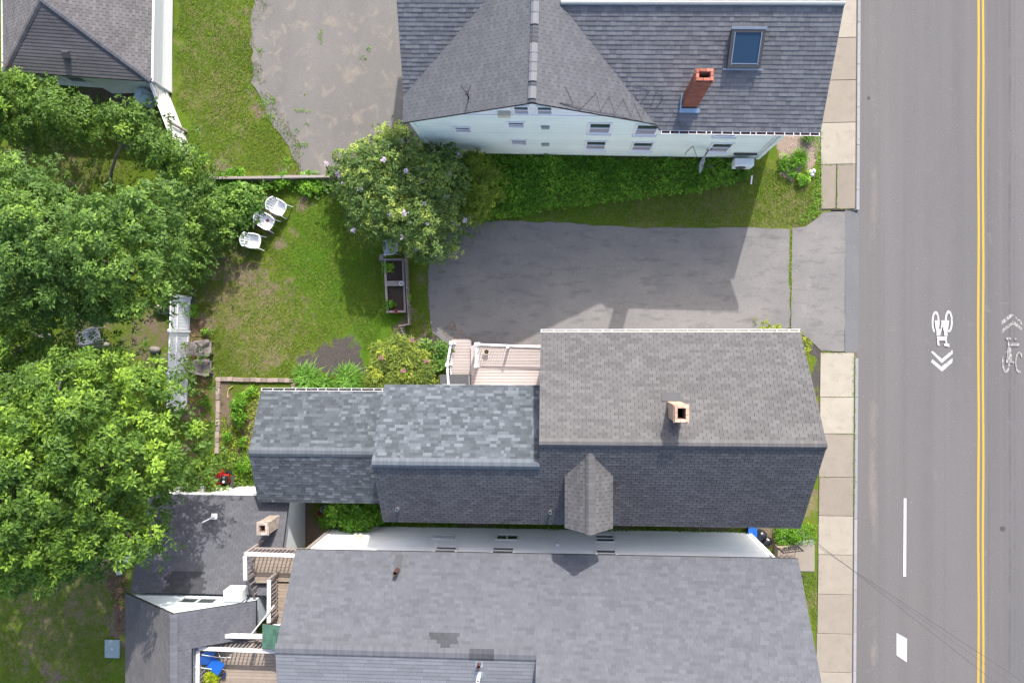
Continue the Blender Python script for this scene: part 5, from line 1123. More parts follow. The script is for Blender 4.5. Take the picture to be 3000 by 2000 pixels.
for i in range(16):
    t0 = i / 15
    for s in (-1, 1): lat.bar(la.lerp(lb, t0) + Vector((.01 * s, 0, LZ + .1)), la.lerp(lb, min(1, max(0, t0 + s * .35))) + Vector((.01 * s, 0, RZ)), .012, .03)
lat.bar(la + Vector((0, 0, RZ)), lb + Vector((0, 0, RZ)), .06, .05); setp(lat.build('lattice', M['vinyl'], wd_))
# stair flight from the landing down to the south
s0_, s1_ = Vector((lx0_ + .5, lsy - .05, LZ)), Vector((wsx - .55, P(788, 1850, RZ).y - .2, 2.4))
for i in range(11):
    c = s0_.lerp(s1_, (i + .5) / 11); MB().box(c, (.85, .25, .04)).build('tread', WT, wd_)
for sx in (-.45, .45):
    MB().bar(s0_ + Vector((sx, 0, -.05)), s1_ + Vector((sx, 0, -.05)), .04, .22).build('stringer', WG, wd_); MB().bar(s0_ + Vector((sx, 0, .9)), s1_ + Vector((sx, 0, .9)), .09, .04).build('handrail', WG, wd_)
    for i in range(9):
        c = s0_.lerp(s1_, i / 8) + Vector((sx, 0, 0)); MB().bar(c, c + Vector((0, 0, .9)), .035, .035).build('baluster', WG, wd_)
# lower deck at the bottom edge
lz, rz2 = 4.65, 5.6; A0, A1 = P(580, 1898, rz2), P(805, 1910, rz2); xa, xb, ya = A0.x, cwl - .02, A0.y
y = ya
while y > ya - 3.2: MB().box(((xa + xb) / 2, y - .07, lz - .02), (xb - xa, .13, .04)).build('board', WT, wd_); y -= .14
rail2((xa, ya), (xb - .3, ya - .05), lz, rz2); rail2((xa, ya - .1), (xa - .03, ya - 2.6), lz, rz2)
for (x, y) in ((xa, ya), (xa, ya - 2.6), (xb - .3, ya - .05), ((xa + xb) / 2, ya)): MB().box((x, y, rz2 / 2), (.11, .11, rz2)).build('post', WG, wd_)
MB().bar((xa + .1, ya + .45, 5.35), (xb - .4, ya + .4, 5.2), .16, .14).build('ledger', WP, wd_); MB().bar((xb - 1.2, ya + 1.7, 5.2), (xb - 2.2, ya + .45, 5.3), .05, .05).build('brace', WP, wd_); MB().bar((wsx - .25, -11.2, 4.6), (wsx - .25, -12.5, 4.6), .12, .12).build('beam', WT, wd_)
for x in (xa + .2, xb - .6): MB().box((x, ya + .43, 2.6), (.1, .1, 5.2)).build('post', WG, wd_)
# green shingled door canopy
gc = House('door_canopy', 'small green shingled canopy over the door between the wooden decks', 'canopy', P(792, 1860)); c0_, c1_, c2_, c3_ = P(769, 1827, 5.75), P(768, 1897, 5.75), P(818, 1905, 6.1), P(820, 1832, 6.1)
x_e, x_w = cwl + .05, c0_.x; yN, yS2 = c0_.y, c1_.y
gc.roof([(x_w, yS2, 5.75), (x_w, yN, 5.75), (x_e, yN, 6.1), (x_e, yS2, 6.1)], 'wing', M['sh_green'], 71, deck=.06); gc.finish()
for yy_ in (yN - .1, yS2 + .1): MB().bar((x_w + .1, yy_, 5.7), (x_e, yy_, 5.2), .05, .05).build('bracket', M['trim'], gc.t)
# blue folding chair, plant and pot on the lower deck
o = P(640, 1925, lz); o.z = lz; t = thing('folding_chair', 'bright blue folding lounge chair on the wooden deck', 'chair', o); R = Matrix.Rotation(math.radians(-32), 3, 'Z'); T = lambda x, y, z: R @ Vector((x, y, z)) + o
MB().box(T(.15, -.1, .42), (.62, .55, .03), M=R).build('seat', M['bluepl'], t); MB().box(T(-.32, .12, .66), (.5, .62, .03), M=R @ Matrix.Rotation(.85, 3, 'Y')).build('backrest', M['bluepl'], t)
for s in (-1, 1):
    MB().tube([T(.45, s * .3, .0), T(.1, s * .3, .42), T(-.5, s * .3, .92)], .014, 6).build('frame_tube', M['trim'], t); MB().tube([T(-.3, s * .28, 0), T(.2, s * .28, .42)], .014, 6).build('leg', M['trim'], t)
pot('flower_pot', 653, 1979, lz + .001, .09, .2, M['navy'], M['soil'], 'dark blue pot on the wooden deck right of the lime plant')
# ================================================================== plants
def unit(a): return a / np.maximum(np.linalg.norm(a, axis=-1, keepdims=True), 1e-9)
def leaves(C, Nn, per, L, W, tone, rng, up=(-.25, .75), spread=.5, jt=.22):
    """kite-shaped leaves radiating from clump centres C with outward normals Nn -> quads, tones"""
    n = len(C); C = np.repeat(C, per, 0); Nn = unit(np.repeat(Nn, per, 0)); tn = np.repeat(tone, per) * rng.uniform(1 - jt, 1 + jt, n * per)
    ref = np.where(np.abs(Nn[:, 2:3]) > .9, [[1., 0, 0]], [[0, 0, 1.]]); tx = unit(np.cross(Nn, ref)); ty = np.cross(Nn, tx)
    ph = rng.uniform(0, 2 * np.pi, n * per)[:, None]; el = rng.uniform(*up, n * per)[:, None]
    d = unit((tx * np.cos(ph) + ty * np.sin(ph)) * np.cos(el) + Nn * np.sin(el)); l = L * rng.uniform(.65, 1.25, n * per)[:, None]; w_ = W * rng.uniform(.7, 1.2, n * per)[:, None]
    s = unit(np.cross(d, Nn) + rng.normal(0, .25, d.shape)); b0 = C + d * l * spread * rng.uniform(.1, 1, n * per)[:, None]; dr = np.array([[0, 0, -1.]]) * l * rng.uniform(.05, .35, n * per)[:, None]
    mid = b0 + d * l * .45 + Nn * l * .08
    return np.stack([b0, mid + s * w_ / 2, b0 + d * l + dr, mid - s * w_ / 2], 1), tn
def inpoly(x, y, poly):
    r = np.zeros(len(x), bool); n = len(poly); j = n - 1
    for i in range(n):
        xi, yi = poly[i]; xj, yj = poly[j]; c = ((yi > y) != (yj > y)) & (x < (xj - xi) * (y - yi) / (yj - yi + 1e-12) + xi); r ^= c; j = i
    return r
def edgedist(x, y, poly):
    d = np.full(len(x), 1e9); n = len(poly)
    for i in range(n):
        ax, ay = poly[i]; bx, by = poly[(i + 1) % n]; t = np.clip(((x - ax) * (bx - ax) + (y - ay) * (by - ay)) / ((bx - ax) ** 2 + (by - ay) ** 2 + 1e-9), 0, 1); d = np.minimum(d, np.hypot(x - ax - t * (bx - ax), y - ay - t * (by - ay)))
    return d
def scatter(poly, step, rng, jit=.5):
    P_ = np.array(poly); x0, y0 = P_.min(0); x1, y1 = P_.max(0); gx_, gy_ = np.meshgrid(np.arange(x0, x1, step), np.arange(y0, y1, step)); gx_ = gx_.ravel() + rng.uniform(-jit, jit, gx_.size) * step; gy_ = gy_.ravel() + rng.uniform(-jit, jit, gy_.size) * step
    k = inpoly(gx_, gy_, poly)
    if k.sum() < 3: c = P_.mean(0); return c[0] + rng.normal(0, .1, 4), c[1] + rng.normal(0, .1, 4)
    return gx_[k], gy_[k]
def hemi(n, rng, zmin=-.25):
    z = rng.uniform(zmin, 1, n); a = rng.uniform(0, 2 * np.pi, n); r = np.sqrt(np.maximum(0, 1 - z * z)); return np.stack([r * np.cos(a), r * np.sin(a), z], 1)
def crown(polyL, ze, zt, seed, blob=(.45, .8), step=.75, clumps=16, per=9, L=.26, W=.12, R=2.0, zvar=.5, low=True, tb=(.75, 1.25), hi=.06):
    """foliage over a footprint given in photo pixels: bouquets of leaf clumps on a dome"""
    rng = np.random.default_rng(seed); poly = [tuple(P(x, y, ze)[:2]) for x, y in polyL]
    x, y = scatter(poly, step, rng, .55); d = edgedist(x, y, poly); h = np.sqrt(np.clip(1 - (1 - np.clip(d / R, 0, 1)) ** 2, 0, 1)); z = ze + (zt - ze) * h + rng.uniform(-zvar, zvar, len(x))
    n = len(x); r = rng.uniform(*blob, n); base = np.stack([x, y, z], 1); bt = rng.uniform(*tb, n); bt = np.where(rng.random(n) < hi, bt * 1.3, bt) * (1 + .35 * vnoise(x, y, .45, seed))
    D = hemi(n * clumps, rng); rep = np.repeat(np.arange(n), clumps); rad = r[rep][:, None] * rng.uniform(.7, 1.05, n * clumps)[:, None] * np.array([[1, 1, .75]])
    C = base[rep] + D * rad; tone = bt[rep] * rng.uniform(.88, 1.14, n * clumps)
    V, T = leaves(C, D * .7 + np.array([[0, 0, .45]]), per, L, W, tone, rng)
    if low:   # inner, lower storey
        x2, y2 = scatter(poly, max(step, .45), rng, .5); d2 = edgedist(x2, y2, poly); z2 = ze + (zt - ze) * np.sqrt(np.clip(d2 / R, 0, 1)) * .75 - rng.uniform(.3, 1.2, len(x2)); k = len(x2); cl = 8
        C2 = np.repeat(np.stack([x2, y2, z2], 1), cl, 0) + rng.normal(0, .4, (k * cl, 3)); V2, T2 = leaves(C2, np.tile([[0, 0, 1.]], (k * cl, 1)) + rng.normal(0, .4, (k * cl, 3)), per, L, W, np.full(k * cl, .9), rng); V = np.concatenate([V, V2]); T = np.concatenate([T, T2])
    return V, T, base
def limbs(mb, foot, targets, r0, fork=.45, seed=1, lean=None):
    rr = random.Random(seed); foot = Vector(foot); cen = sum((Vector(t) for t in targets), Vector()) / len(targets); top = foot.lerp(cen, fork); top.z = foot.z + (cen.z - foot.z) * fork
    if lean: top = Vector(lean)
    pts_ = [foot - Vector((0, 0, .1)), foot.lerp(top, .35) + Vector((rr.uniform(-.1, .1), rr.uniform(-.1, .1), 0)), foot.lerp(top, .7) + Vector((rr.uniform(-.12, .12), rr.uniform(-.12, .12), 0)), top]
    mb.tube(pts_, [r0 * 1.25, r0, r0 * .85, r0 * .7], 10)
    for t in targets:
        t = Vector(t); m = top.lerp(t, .5) + Vector((rr.uniform(-.3, .3), rr.uniform(-.3, .3), rr.uniform(0, .4))); mb.tube([top - Vector((0, 0, .15)), top.lerp(m, .5) + Vector((0, 0, .1)), m, t], [r0 * .5, r0 * .38, r0 * .25, r0 * .08], 7)
def tree(name, label, cat, polyL, ze, zt, mat, seed, foot, r0, group=None, nl=8, lean=None, **kw):
    c = P(*foot); t = thing(name, label, cat, c, group); V, T, base = crown(polyL, ze, zt, seed, **kw)
    mb = MB(); rr = random.Random(seed); idx = [rr.randrange(len(base)) for _ in range(nl)]; limbs(mb, c, [base[i] - np.array([0, 0, .3]) for i in idx], r0, .5, seed, lean); mb.build('trunk', M['bark'], t, smooth=True)
    setp(quads('crown', V, T, mat, t), kind='stuff'); return t
MA = 'maples at the left'
LF = dict(blob=(.24, .44), step=.42, clumps=15, per=10, L=.17, W=.08)
tree('maple_tree', 'bushy maple crown in front of the cottage at the top left', 'tree', [(0, 235), (50, 225), (120, 245), (150, 240), (200, 290), (240, 285), (285, 340), (295, 390), (270, 420), (200, 425), (150, 410), (90, 425), (20, 400), (-200, 420), (-200, 240)], 2.6, 4.4, M['leaf_maple'], 101, (90, 360), .16, MA, **LF)
tree('maple_tree', 'slim leaning maple whose bare pale branches show over the little lawn', 'tree', [(330, 325), (400, 318), (460, 345), (475, 385), (530, 400), (560, 440), (600, 470), (600, 520), (540, 540), (470, 500), (430, 470), (405, 440), (350, 400), (322, 370)], 2.6, 4.0, M['leaf_maple'], 102, (318, 540), .075, MA, nl=10, lean=tuple(P(358, 425, 3.0)), R=1.3, **LF)
tree('maple_tree', 'large dark green maple crown spreading over the middle of the left edge', 'tree', [(0, 480), (60, 465), (120, 500), (165, 520), (195, 565), (260, 595), (330, 600), (400, 585), (470, 545), (520, 550), (530, 620), (520, 700), (525, 780), (540, 820), (520, 865), (470, 890), (420, 940), (330, 930), (280, 955), (200, 930), (120, 960), (60, 930), (30, 870), (55, 810), (40, 760), (0, 740), (-260, 700), (-260, 480)], 6.2, 9.0, M['leaf_dark'], 103, (280, 760), .3, MA, nl=14, R=3.0, zvar=.75, **LF)
tree('maple_tree', 'low spreading young maple between the dark maple and the white chairs', 'tree', [(500, 500), (560, 515), (620, 530), (665, 575), (700, 640), (690, 690), (640, 725), (630, 775), (570, 815), (540, 840), (500, 800), (490, 640)], 1.3, 2.3, M['leaf_dark'], 109, (570, 660), .08, MA, nl=10, R=1.3, zvar=.45, tb=(.9, 1.3), blob=(.3, .5), step=.5, clumps=16, per=10, L=.15, W=.075)
tree('maple_tree', 'yellow-green maple at the left edge below the dark maple', 'tree', [(0, 870), (40, 890), (90, 920), (110, 960), (170, 985), (210, 1000), (230, 1050), (180, 1080), (120, 1120), (60, 1150), (-260, 1160), (-260, 870)], 3.6, 5.4, M['leaf_maple'], 104, (60, 1020), .18, MA, nl=8, R=2.0, tb=(.9, 1.45), **LF)
tree('maple_tree', 'big bright green maple filling the lower left above the annex roof', 'tree', [(60, 1130), (130, 1075), (220, 1060), (260, 1020), (330, 1030), (400, 1040), (470, 1065), (520, 1085), (550, 1120), (540, 1180), (560, 1230), (590, 1290), (600, 1340), (560, 1390), (530, 1430), (490, 1450), (480, 1490), (515, 1520), (500, 1560), (520, 1590), (480, 1620), (420, 1590), (370, 1605), (320, 1630), (280, 1690), (200, 1660), (120, 1700), (60, 1670), (0, 1690), (-320, 1700), (-320, 1180)], 6.5, 10.8, M['leaf_maple'], 105, (240, 1400), .34, MA, nl=16, R=3.2, zvar=.75, tb=(.8, 1.35), hi=.1, **LF)
tree('young_tree', 'low young growth between the big maple and the snow blower', 'sapling', [(540, 1330), (600, 1345), (640, 1370), (650, 1410), (690, 1440), (640, 1450), (560, 1445), (530, 1440), (520, 1390)], .9, 1.6, M['leaf_maple'], 106, (590, 1400), .04, None, nl=6, R=.8, step=.4, blob=(.22, .4), clumps=10, L=.16, W=.08, zvar=.25, tb=(.9, 1.4), low=False)
# dead twigs and flowers help the lilac
def shrub(name, label, polyL, ze, zt, mat, seed, foot, group=None, cat='shrub', flowers=0, fmat=None, stems=7, r0=.035, **kw):
    t = tree(name, label, cat, polyL, ze, zt, mat, seed, foot, r0, group, nl=stems, **kw)
    if flowers:
        rng = np.random.default_rng(seed + 5); V, T, base = crown(polyL, ze, zt, seed, **{k: v for k, v in kw.items() if k != 'low'}, low=False); idx = rng.choice(len(base), flowers, replace=len(base) < flowers)
        C = base[idx] + hemi(flowers, rng, .3) * .5; C = np.repeat(C, 26, 0) + rng.normal(0, .045, (flowers * 26, 3)); V, T = leaves(C, np.tile([[0, 0, 1.]], (len(C), 1)), 3, .05, .045, np.full(len(C), 1.), rng); setp(quads('flower_heads', V, T, fmat, t), kind='stuff')
    return t
shrub('lilac_bush', 'large pale-flowering lilac at the corner of the mint house', [(1000, 470), (1040, 440), (1090, 425), (1130, 400), (1165, 375), (1200, 380), (1225, 420), (1270, 450), (1340, 445), (1370, 480), (1380, 560), (1370, 640), (1350, 690), (1350, 720), (1300, 765), (1250, 765), (1200, 735), (1140, 705), (1090, 690), (1040, 680), (1020, 630), (1015, 580), (1000, 560), (1020, 520)], 1.5, 3.3, M['leaf_lilac'], 110, (1180, 590), flowers=24, fmat=M['flower'], stems=26, R=1.6, step=.34, blob=(.24, .44), clumps=15, per=10, L=.115, W=.07, zvar=.35, tb=(.75, 1.35), hi=.16)
shrub('lilac_bush', 'small lilac with pale flowers at the end of the timber wall', [(965, 500), (1000, 495), (1015, 530), (1005, 570), (975, 560), (962, 530)], .9, 1.6, M['leaf_lilac'], 111, (988, 530), flowers=5, fmat=M['flower'], R=.6, step=.3, blob=(.2, .3), clumps=10, per=8, L=.12, W=.08, zvar=.2)
shrub('round_shrub', 'rounded olive-green shrub right of the lilac', [(1360, 460), (1400, 455), (1440, 470), (1470, 520), (1472, 560), (1450, 610), (1420, 645), (1385, 655), (1355, 640), (1345, 560)], .9, 2.1, M['leaf_olive'], 112, (1405, 560), R=1.1, step=.24, blob=(.18, .3), clumps=14, per=9, L=.095, W=.05, zvar=.1, tb=(.8, 1.2), stems=10)
shrub('leafy_bush', 'low rounded bush with broad pale leaves left of the white chairs', [(650, 575), (690, 550), (740, 545), (768, 570), (772, 610), (755, 645), (720, 665), (695, 650), (660, 640), (645, 610)], .5, 1.15, M['leaf_hosta'], 113, (712, 605), R=.8, step=.3, blob=(.2, .32), clumps=10, per=6, L=.2, W=.11, zvar=.12, tb=(.75, 1.25))
shrub('rhododendron', 'spreading yellow-green rhododendron in the bed beside the deck', [(1085, 1110), (1095, 1060), (1110, 1010), (1160, 985), (1200, 995), (1235, 1020), (1265, 1050), (1280, 1085), (1270, 1120), (1220, 1135), (1140, 1140), (1095, 1140)], .5, 1.35, M['leaf_rhodo'], 114, (1180, 1070), flowers=5, fmat=M['pinkflower'], stems=10, R=.9, step=.25, blob=(.2, .32), clumps=13, per=8, L=.17, W=.05, zvar=.15, tb=(.75, 1.35), hi=.15)
shrub('broadleaf_plant', 'bright broad-leaved plant left of the deck railing', [(1275, 1045), (1285, 1010), (1305, 1000), (1318, 1010), (1312, 1060), (1300, 1085), (1278, 1075)], .35, .75, M['leaf_hosta'], 115, (1297, 1040), cat='plant', R=.4, step=.24, blob=(.15, .25), clumps=8, per=6, L=.22, W=.12, zvar=.08, tb=(1., 1.35), low=False, r0=.012)
shrub('broadleaf_plant', 'bright broad-leaved plant between rhododendron and driveway mulch', [(1235, 1025), (1245, 1005), (1270, 1003), (1275, 1025), (1262, 1045), (1240, 1045)], .3, .6, M['leaf_hosta'], 116, (1256, 1024), cat='plant', R=.4, step=.24, blob=(.13, .2), clumps=8, per=6, L=.2, W=.1, zvar=.08, tb=(.95, 1.3), low=False, r0=.012)
shrub('golden_shrub', 'bright golden-yellow shrub peeping out from under the main roof gutter', [(2205, 972), (2215, 958), (2245, 950), (2270, 955), (2285, 975), (2270, 1000), (2215, 1000)], .4, .8, M['leaf_yellow'], 117, (2245, 975), R=.5, step=.22, blob=(.14, .22), clumps=10, per=8, L=.09, W=.05, zvar=.08, r0=.015)
shrub('golden_shrub', 'bright golden-yellow shrub against the front of the long house', [(2340, 985), (2358, 990), (2368, 1020), (2370, 1048), (2358, 1055), (2335, 1045), (2330, 1000)], .35, .7, M['leaf_yellow'], 118, (2345, 1020), R=.4, step=.22, blob=(.12, .2), clumps=10, per=8, L=.09, W=.05, zvar=.08, r0=.015)
shrub('leafy_bush', 'dark leafy bush in the alley behind the grey house', [(955, 1490), (985, 1478), (1060, 1478), (1115, 1480), (1118, 1530), (1090, 1540), (1050, 1548), (1010, 1530), (965, 1535), (958, 1510)], .8, 1.7, M['leaf_weed'], 119, (1040, 1510), R=.8, step=.32, blob=(.22, .36), clumps=10, per=7, L=.2, W=.12, zvar=.2, tb=(.8, 1.2))
shrub('garden_plant', 'green leafy plant inside the paver-edged bed', [(685, 1195), (695, 1165), (725, 1160), (750, 1175), (745, 1215), (715, 1240), (690, 1225)], .3, .75, M['leaf_weed'], 120, (718, 1200), cat='plant', R=.45, step=.26, blob=(.16, .26), clumps=9, per=7, L=.14, W=.07, zvar=.1, tb=(.9, 1.3), low=False, r0=.012)
for i, (x, y, rx, h, lab) in enumerate(((672, 1280, 18, .3, 'small weed clump low in the paver-edged bed'), (715, 1290, 20, .3, 'weed clump near the low wing corner in the paver-edged bed'), (735, 1150, 14, .25, 'weed clump beside the gutter corner of the low wing'), (575, 912, 12, .35, 'small bright bush beside the top of the vinyl fence'), (612, 965, 15, .2, 'small weed clump right of the upper lounge chair'), (600, 1175, 12, .2, 'small weed tuft in the leaf litter left of the pavers'), (720, 1365, 26, .5, 'weedy clump between snow blower and low wing'), (1185, 870, 8, .2, 'weed tuft at the picket fence'), (2300, 1572, 40, .35, 'weeds growing at the front corner of the grey house'), (2330, 1555, 30, .4, 'tall green grass clump at the front corner of the long house'), (830, 530, 26, .45, 'pale leafy shrub under the timber wall'), (905, 535, 40, .35, 'ivy spilling along the right part of the timber wall'), (690, 530, 50, .3, 'long-leaved weeds along the left part of the timber wall'), (2300, 470, 16, .15, 'weed tuft in the wood chips by the mint house'), (2350, 520, 22, .25, 'bright weed clump left of the three white stones'), (2310, 500, 22, .25, 'bright weed clump at the edge of the wood chips'), (560, 1250, 14, .25, 'weed clump under the edge of the big maple'), (545, 1030, 14, .3, 'weeds left of the vinyl fence'), (1140, 783, 16, .18, 'leafy seedlings in the far cell of the raised bed'), (1145, 895, 12, .18, 'dark green plant in the near cell of the raised bed'), (790, 1475, 1, .1, ''))):
    if not lab: continue
    z0 = .3 if 'raised' in lab else 0.0
    L = [(x + rx * math.cos(a_ * .785) * random.uniform(.75, 1.2), y + rx * .9 * math.sin(a_ * .785) * random.uniform(.75, 1.2)) for a_ in range(8)]
    t = shrub('weed_clump', lab, L, z0 + h * .4, z0 + h, M['leaf_weed'], 200 + i, (x, y), cat='plant', group='weeds and seedlings', stems=3, R=.4, step=.2, blob=(.1, .18), clumps=8, per=7, L=.11, W=.05, zvar=.06, tb=(.8, 1.35), low=False, r0=.006)
# long strappy plants
def lily(name, label, px, py, r, n, L, seed, mat=None, group=None, w_=.025, z=0.0, h=.5):
    rng = np.random.default_rng(seed); c = P(px, py, z); t = thing(name, label, 'plant', c, group); V = []
    for i in range(n):
        a = rng.uniform(0, 2 * np.pi); rr = r * math.sqrt(rng.random()) * .6; b0 = np.array([c.x + rr * math.cos(rng.uniform(0, 6.28)), c.y + rr * math.sin(rng.uniform(0, 6.28)), z - .02]); l = L * rng.uniform(.6, 1.15); d = np.array([math.cos(a), math.sin(a), 0]); s = np.array([-d[1], d[0], 0]) * w_ * rng.uniform(.7, 1.2); hh = h * rng.uniform(.6, 1.1)
        p1 = b0 + d * l * .25 + [0, 0, hh * .75]; p2 = b0 + d * l * .6 + [0, 0, hh]; p3 = b0 + d * l + [0, 0, hh * .45]
        V += [[b0 - s, b0 + s, p1 + s, p1 - s], [p1 - s, p1 + s, p2 + s * .8, p2 - s * .8], [p2 - s * .8, p2 + s * .8, p3 + s * .1, p3 - s * .1]]
    setp(quads('leaves', np.array(V), np.repeat(rng.uniform(.75, 1.3, n), 3), mat or M['leaf_lily'], t), kind='stuff'); return t
lily('daylily', 'left daylily clump with arching leaves under the low wing gutter', 905, 1108, .55, 340, .75, 1, group='daylilies'); lily('daylily', 'daylily between the two bigger clumps under the gutter', 962, 1120, .35, 80, .6, 4, group='daylilies'); lily('daylily', 'right daylily clump beside the rhododendron', 1028, 1108, .55, 340, .75, 2, group='daylilies')
lily('ornamental_grass', 'round tuft of ornamental grass in the wood chips by the sidewalk', 2335, 468, .28, 260, .5, 3, M['leaf_weed'], None, .012, 0, .5); lily('ornamental_grass', 'dark spiky grass tuft under the mint house roof corner', 2365, 405, .25, 120, .42, 5, M['leaf_dark'], None, .012, 0, .4)
lily('daylily', 'strappy leaves behind the timber wall above the white chairs', 660, 545, .6, 90, .6, 6, group='daylilies')
# lime plant in a pot on the lower deck
t, c = pot('flower_pot', 622, 1985, 4.651, .14, .25, M['terra'], M['soil'], 'pot with a lime-green heart-shaped plant on the wooden deck', 'plant pot'); rng = np.random.default_rng(77); C = np.array(c)[None] + np.array([[0, 0, .38]]) + hemi(120, rng, -.1) * np.array([[.22, .24, .16]]); V, T = leaves(C, unit(C - np.array(c)), 7, .13, .09, rng.uniform(.9, 1.3, 120), rng); setp(quads('foliage', V, T, M['leaf_yellow'], t), kind='stuff')
t, c = pot('flower_pot', 935, 1503, 0, .16, .28, M['terra'], M['soil'], 'terracotta pot tipped among plants in the alley behind the low wing')
MB().lathe(P(958, 1485), [(.12, 0), (.18, .5), (.19, .5), (.15, .45)], 14).build('grey_bucket', M['lidgrey']); setp(bpy.data.objects['grey_bucket'], 'grey bucket against the low wing in the alley', 'bucket')

# ------------------------------------------------------------------ ground cover nobody could count
def region(L): return [tuple(P(x, y)[:2]) for x, y in L]
def cover_leaves(name, label, polyL, step, seed, mat, h=(.05, .35), per=7, L=.13, W=.07, tb=(.7, 1.3), cat=None):
    rng = np.random.default_rng(seed); x, y = scatter(region(polyL), step, rng, .6); n = len(x); hn = vnoise(x, y, 1.1, seed) + .5; z = h[0] + (h[1] - h[0]) * hn * rng.uniform(.5, 1.1, n)
    V, T = leaves(np.stack([x, y, z], 1), np.tile([[0, 0, 1.]], (n, 1)) + rng.normal(0, .3, (n, 3)), per, L, W, rng.uniform(*tb, n) * (.85 + .3 * hn), rng); o = quads(name, V, T, mat, origin=Vector((x.mean(), y.mean(), 0))); return setp(o, label, cat or 'plants', {'crack_weeds': 'weeds in paving cracks', 'joint_weeds': 'weeds in sidewalk joints'}.get(name), 'stuff')
cover_leaves('weed_bed', 'rank green weeds along the foot of the mint house', [(1400, 455), (1500, 460), (1700, 462), (1900, 468), (2100, 474), (2200, 490), (2190, 520), (2080, 560), (1900, 580), (1750, 600), (1600, 615), (1500, 640), (1400, 650), (1380, 560)], .14, 31, M['leaf_weed'], (.05, .5), 8, .14, .075, (.75, 1.35))
cover_leaves('alley_weeds', 'green weeds filling the narrow alley between the two long houses', [(1118, 1535), (1400, 1540), (1800, 1545), (2190, 1552), (2190, 1565), (1800, 1560), (1400, 1553), (1118, 1548)], .13, 32, M['leaf_weed'], (.1, .45), 7, .14, .08)
cover_leaves('wall_weeds', 'weeds and ivy along the foot of the timber wall', [(610, 535), (1000, 535), (1000, 560), (900, 562), (800, 560), (700, 560), (610, 560)], .17, 33, M['leaf_weed'], (.1, .45), 7, .13, .07)
cover_leaves('bed_weeds', 'low creeping weeds in the paver-edged bed', [(650, 1250), (700, 1150), (760, 1140), (770, 1160), (750, 1330), (700, 1340), (650, 1320)], .16, 34, M['leaf_olive'], (.02, .12), 6, .1, .05, (.9, 1.6))
cover_leaves('mower_weeds', 'green weeds round the snow blower', [(540, 1340), (620, 1330), (740, 1320), (758, 1400), (765, 1435), (640, 1440), (540, 1440)], .15, 35, M['leaf_maple'], (.1, .4), 7, .13, .07, (.9, 1.45))
cover_leaves('edge_weeds', 'tufts of weeds along the sidewalk edge of the front lawn', [(2385, 390), (2405, 390), (2408, 610), (2380, 640), (2340, 655), (2335, 645), (2375, 600), (2390, 500)], .11, 36, M['leaf_weed'], (.02, .12), 6, .09, .03, (.9, 1.4))
cover_leaves('strip_weeds', 'weeds between the houses and the sidewalk at the bottom', [(2350, 1530), (2392, 1530), (2390, 1590), (2320, 1590)], .11, 37, M['leaf_weed'], (.03, .2), 6, .1, .03, (.9, 1.4))
cover_leaves('leaf_litter', 'brown dead leaves along the vinyl fence and annex', [(555, 930), (600, 930), (620, 1010), (615, 1100), (600, 1200), (600, 1300), (560, 1310), (545, 1180), (560, 1050)], .12, 38, M['litter'], (.0, .03), 4, .09, .06, (.6, 1.6))
cover_leaves('leaf_heap', 'brown dead leaves along the wall of the gabled block', [(330, 1660), (372, 1690), (365, 1850), (340, 1860), (330, 1760), (300, 1680)], .12, 39, M['litter'], (.0, .04), 4, .09, .06, (.5, 1.3))
cover_leaves('drive_litter', 'rusty dead leaves on the driveway corner by the deck', [(1300, 960), (1330, 940), (1350, 965), (1390, 995), (1370, 1000), (1320, 996), (1290, 985)], .13, 40, M['litter'], (.015, .03), 4, .06, .04, (.8, 1.5))
# weeds in the parking lot and in driveway cracks
for i, (x, y, rx, ry) in enumerate(((940, 110, 8, 22), (1080, 145, 10, 10), (1065, 170, 16, 6), (885, 325, 34, 5), (900, 364, 10, 6), (870, 382, 9, 8), (885, 425, 22, 8), (885, 452, 8, 6), (770, 300, 20, 16), (790, 345, 18, 14), (800, 300, 8, 20), (740, 260, 12, 14), (840, 480, 16, 20), (760, 150, 12, 10), (735, 200, 10, 8))):
    cover_leaves('crack_weeds', 'weed tuft growing through the lot', [(x - rx, y), (x - rx * .5, y - ry), (x + rx * .6, y - ry * .9), (x + rx, y + ry * .2), (x + rx * .2, y + ry)], .08, 300 + i, M['leaf_weed'], (.01, .07), 5, .06, .025, (.9, 1.4)).name
cover_leaves('crack_weeds', 'line of weeds in the joint across the driveway', [(2314, 668), (2321, 668), (2320, 960), (2314, 960)], .09, 320, M['leaf_olive'], (.0, .04), 5, .06, .025, (.8, 1.4))
cover_leaves('crack_weeds', 'line of weeds splitting one sidewalk slab', [(2449, 486), (2455, 486), (2453, 612), (2448, 612)], .06, 321, M['leaf_weed'], (.035, .05), 4, .05, .02, (.8, 1.3))
cover_leaves('kerb_weeds', 'thin line of grass along the kerb', [(2499, 1040), (2505, 1040), (2503, 1500), (2498, 1500)], .06, 322, M['leaf_weed'], (.02, .05), 4, .06, .02, (.7, 1.3))

for i, (yj, x0, x1) in enumerate(((482, 2408, 2500), (1033, 2400, 2470), (1163, 2420, 2480), (1397, 2400, 2430), (612, 2410, 2500), (1270, 2440, 2500))):
    cover_leaves('joint_weeds', 'sprigs of weeds in a joint of the sidewalk', [(x0, yj - 3), (x1, yj - 2), (x1, yj + 2), (x0, yj + 3)], .09, 330 + i, M['leaf_olive'], (.03, .05), 4, .05, .02, (.6, 1.3))
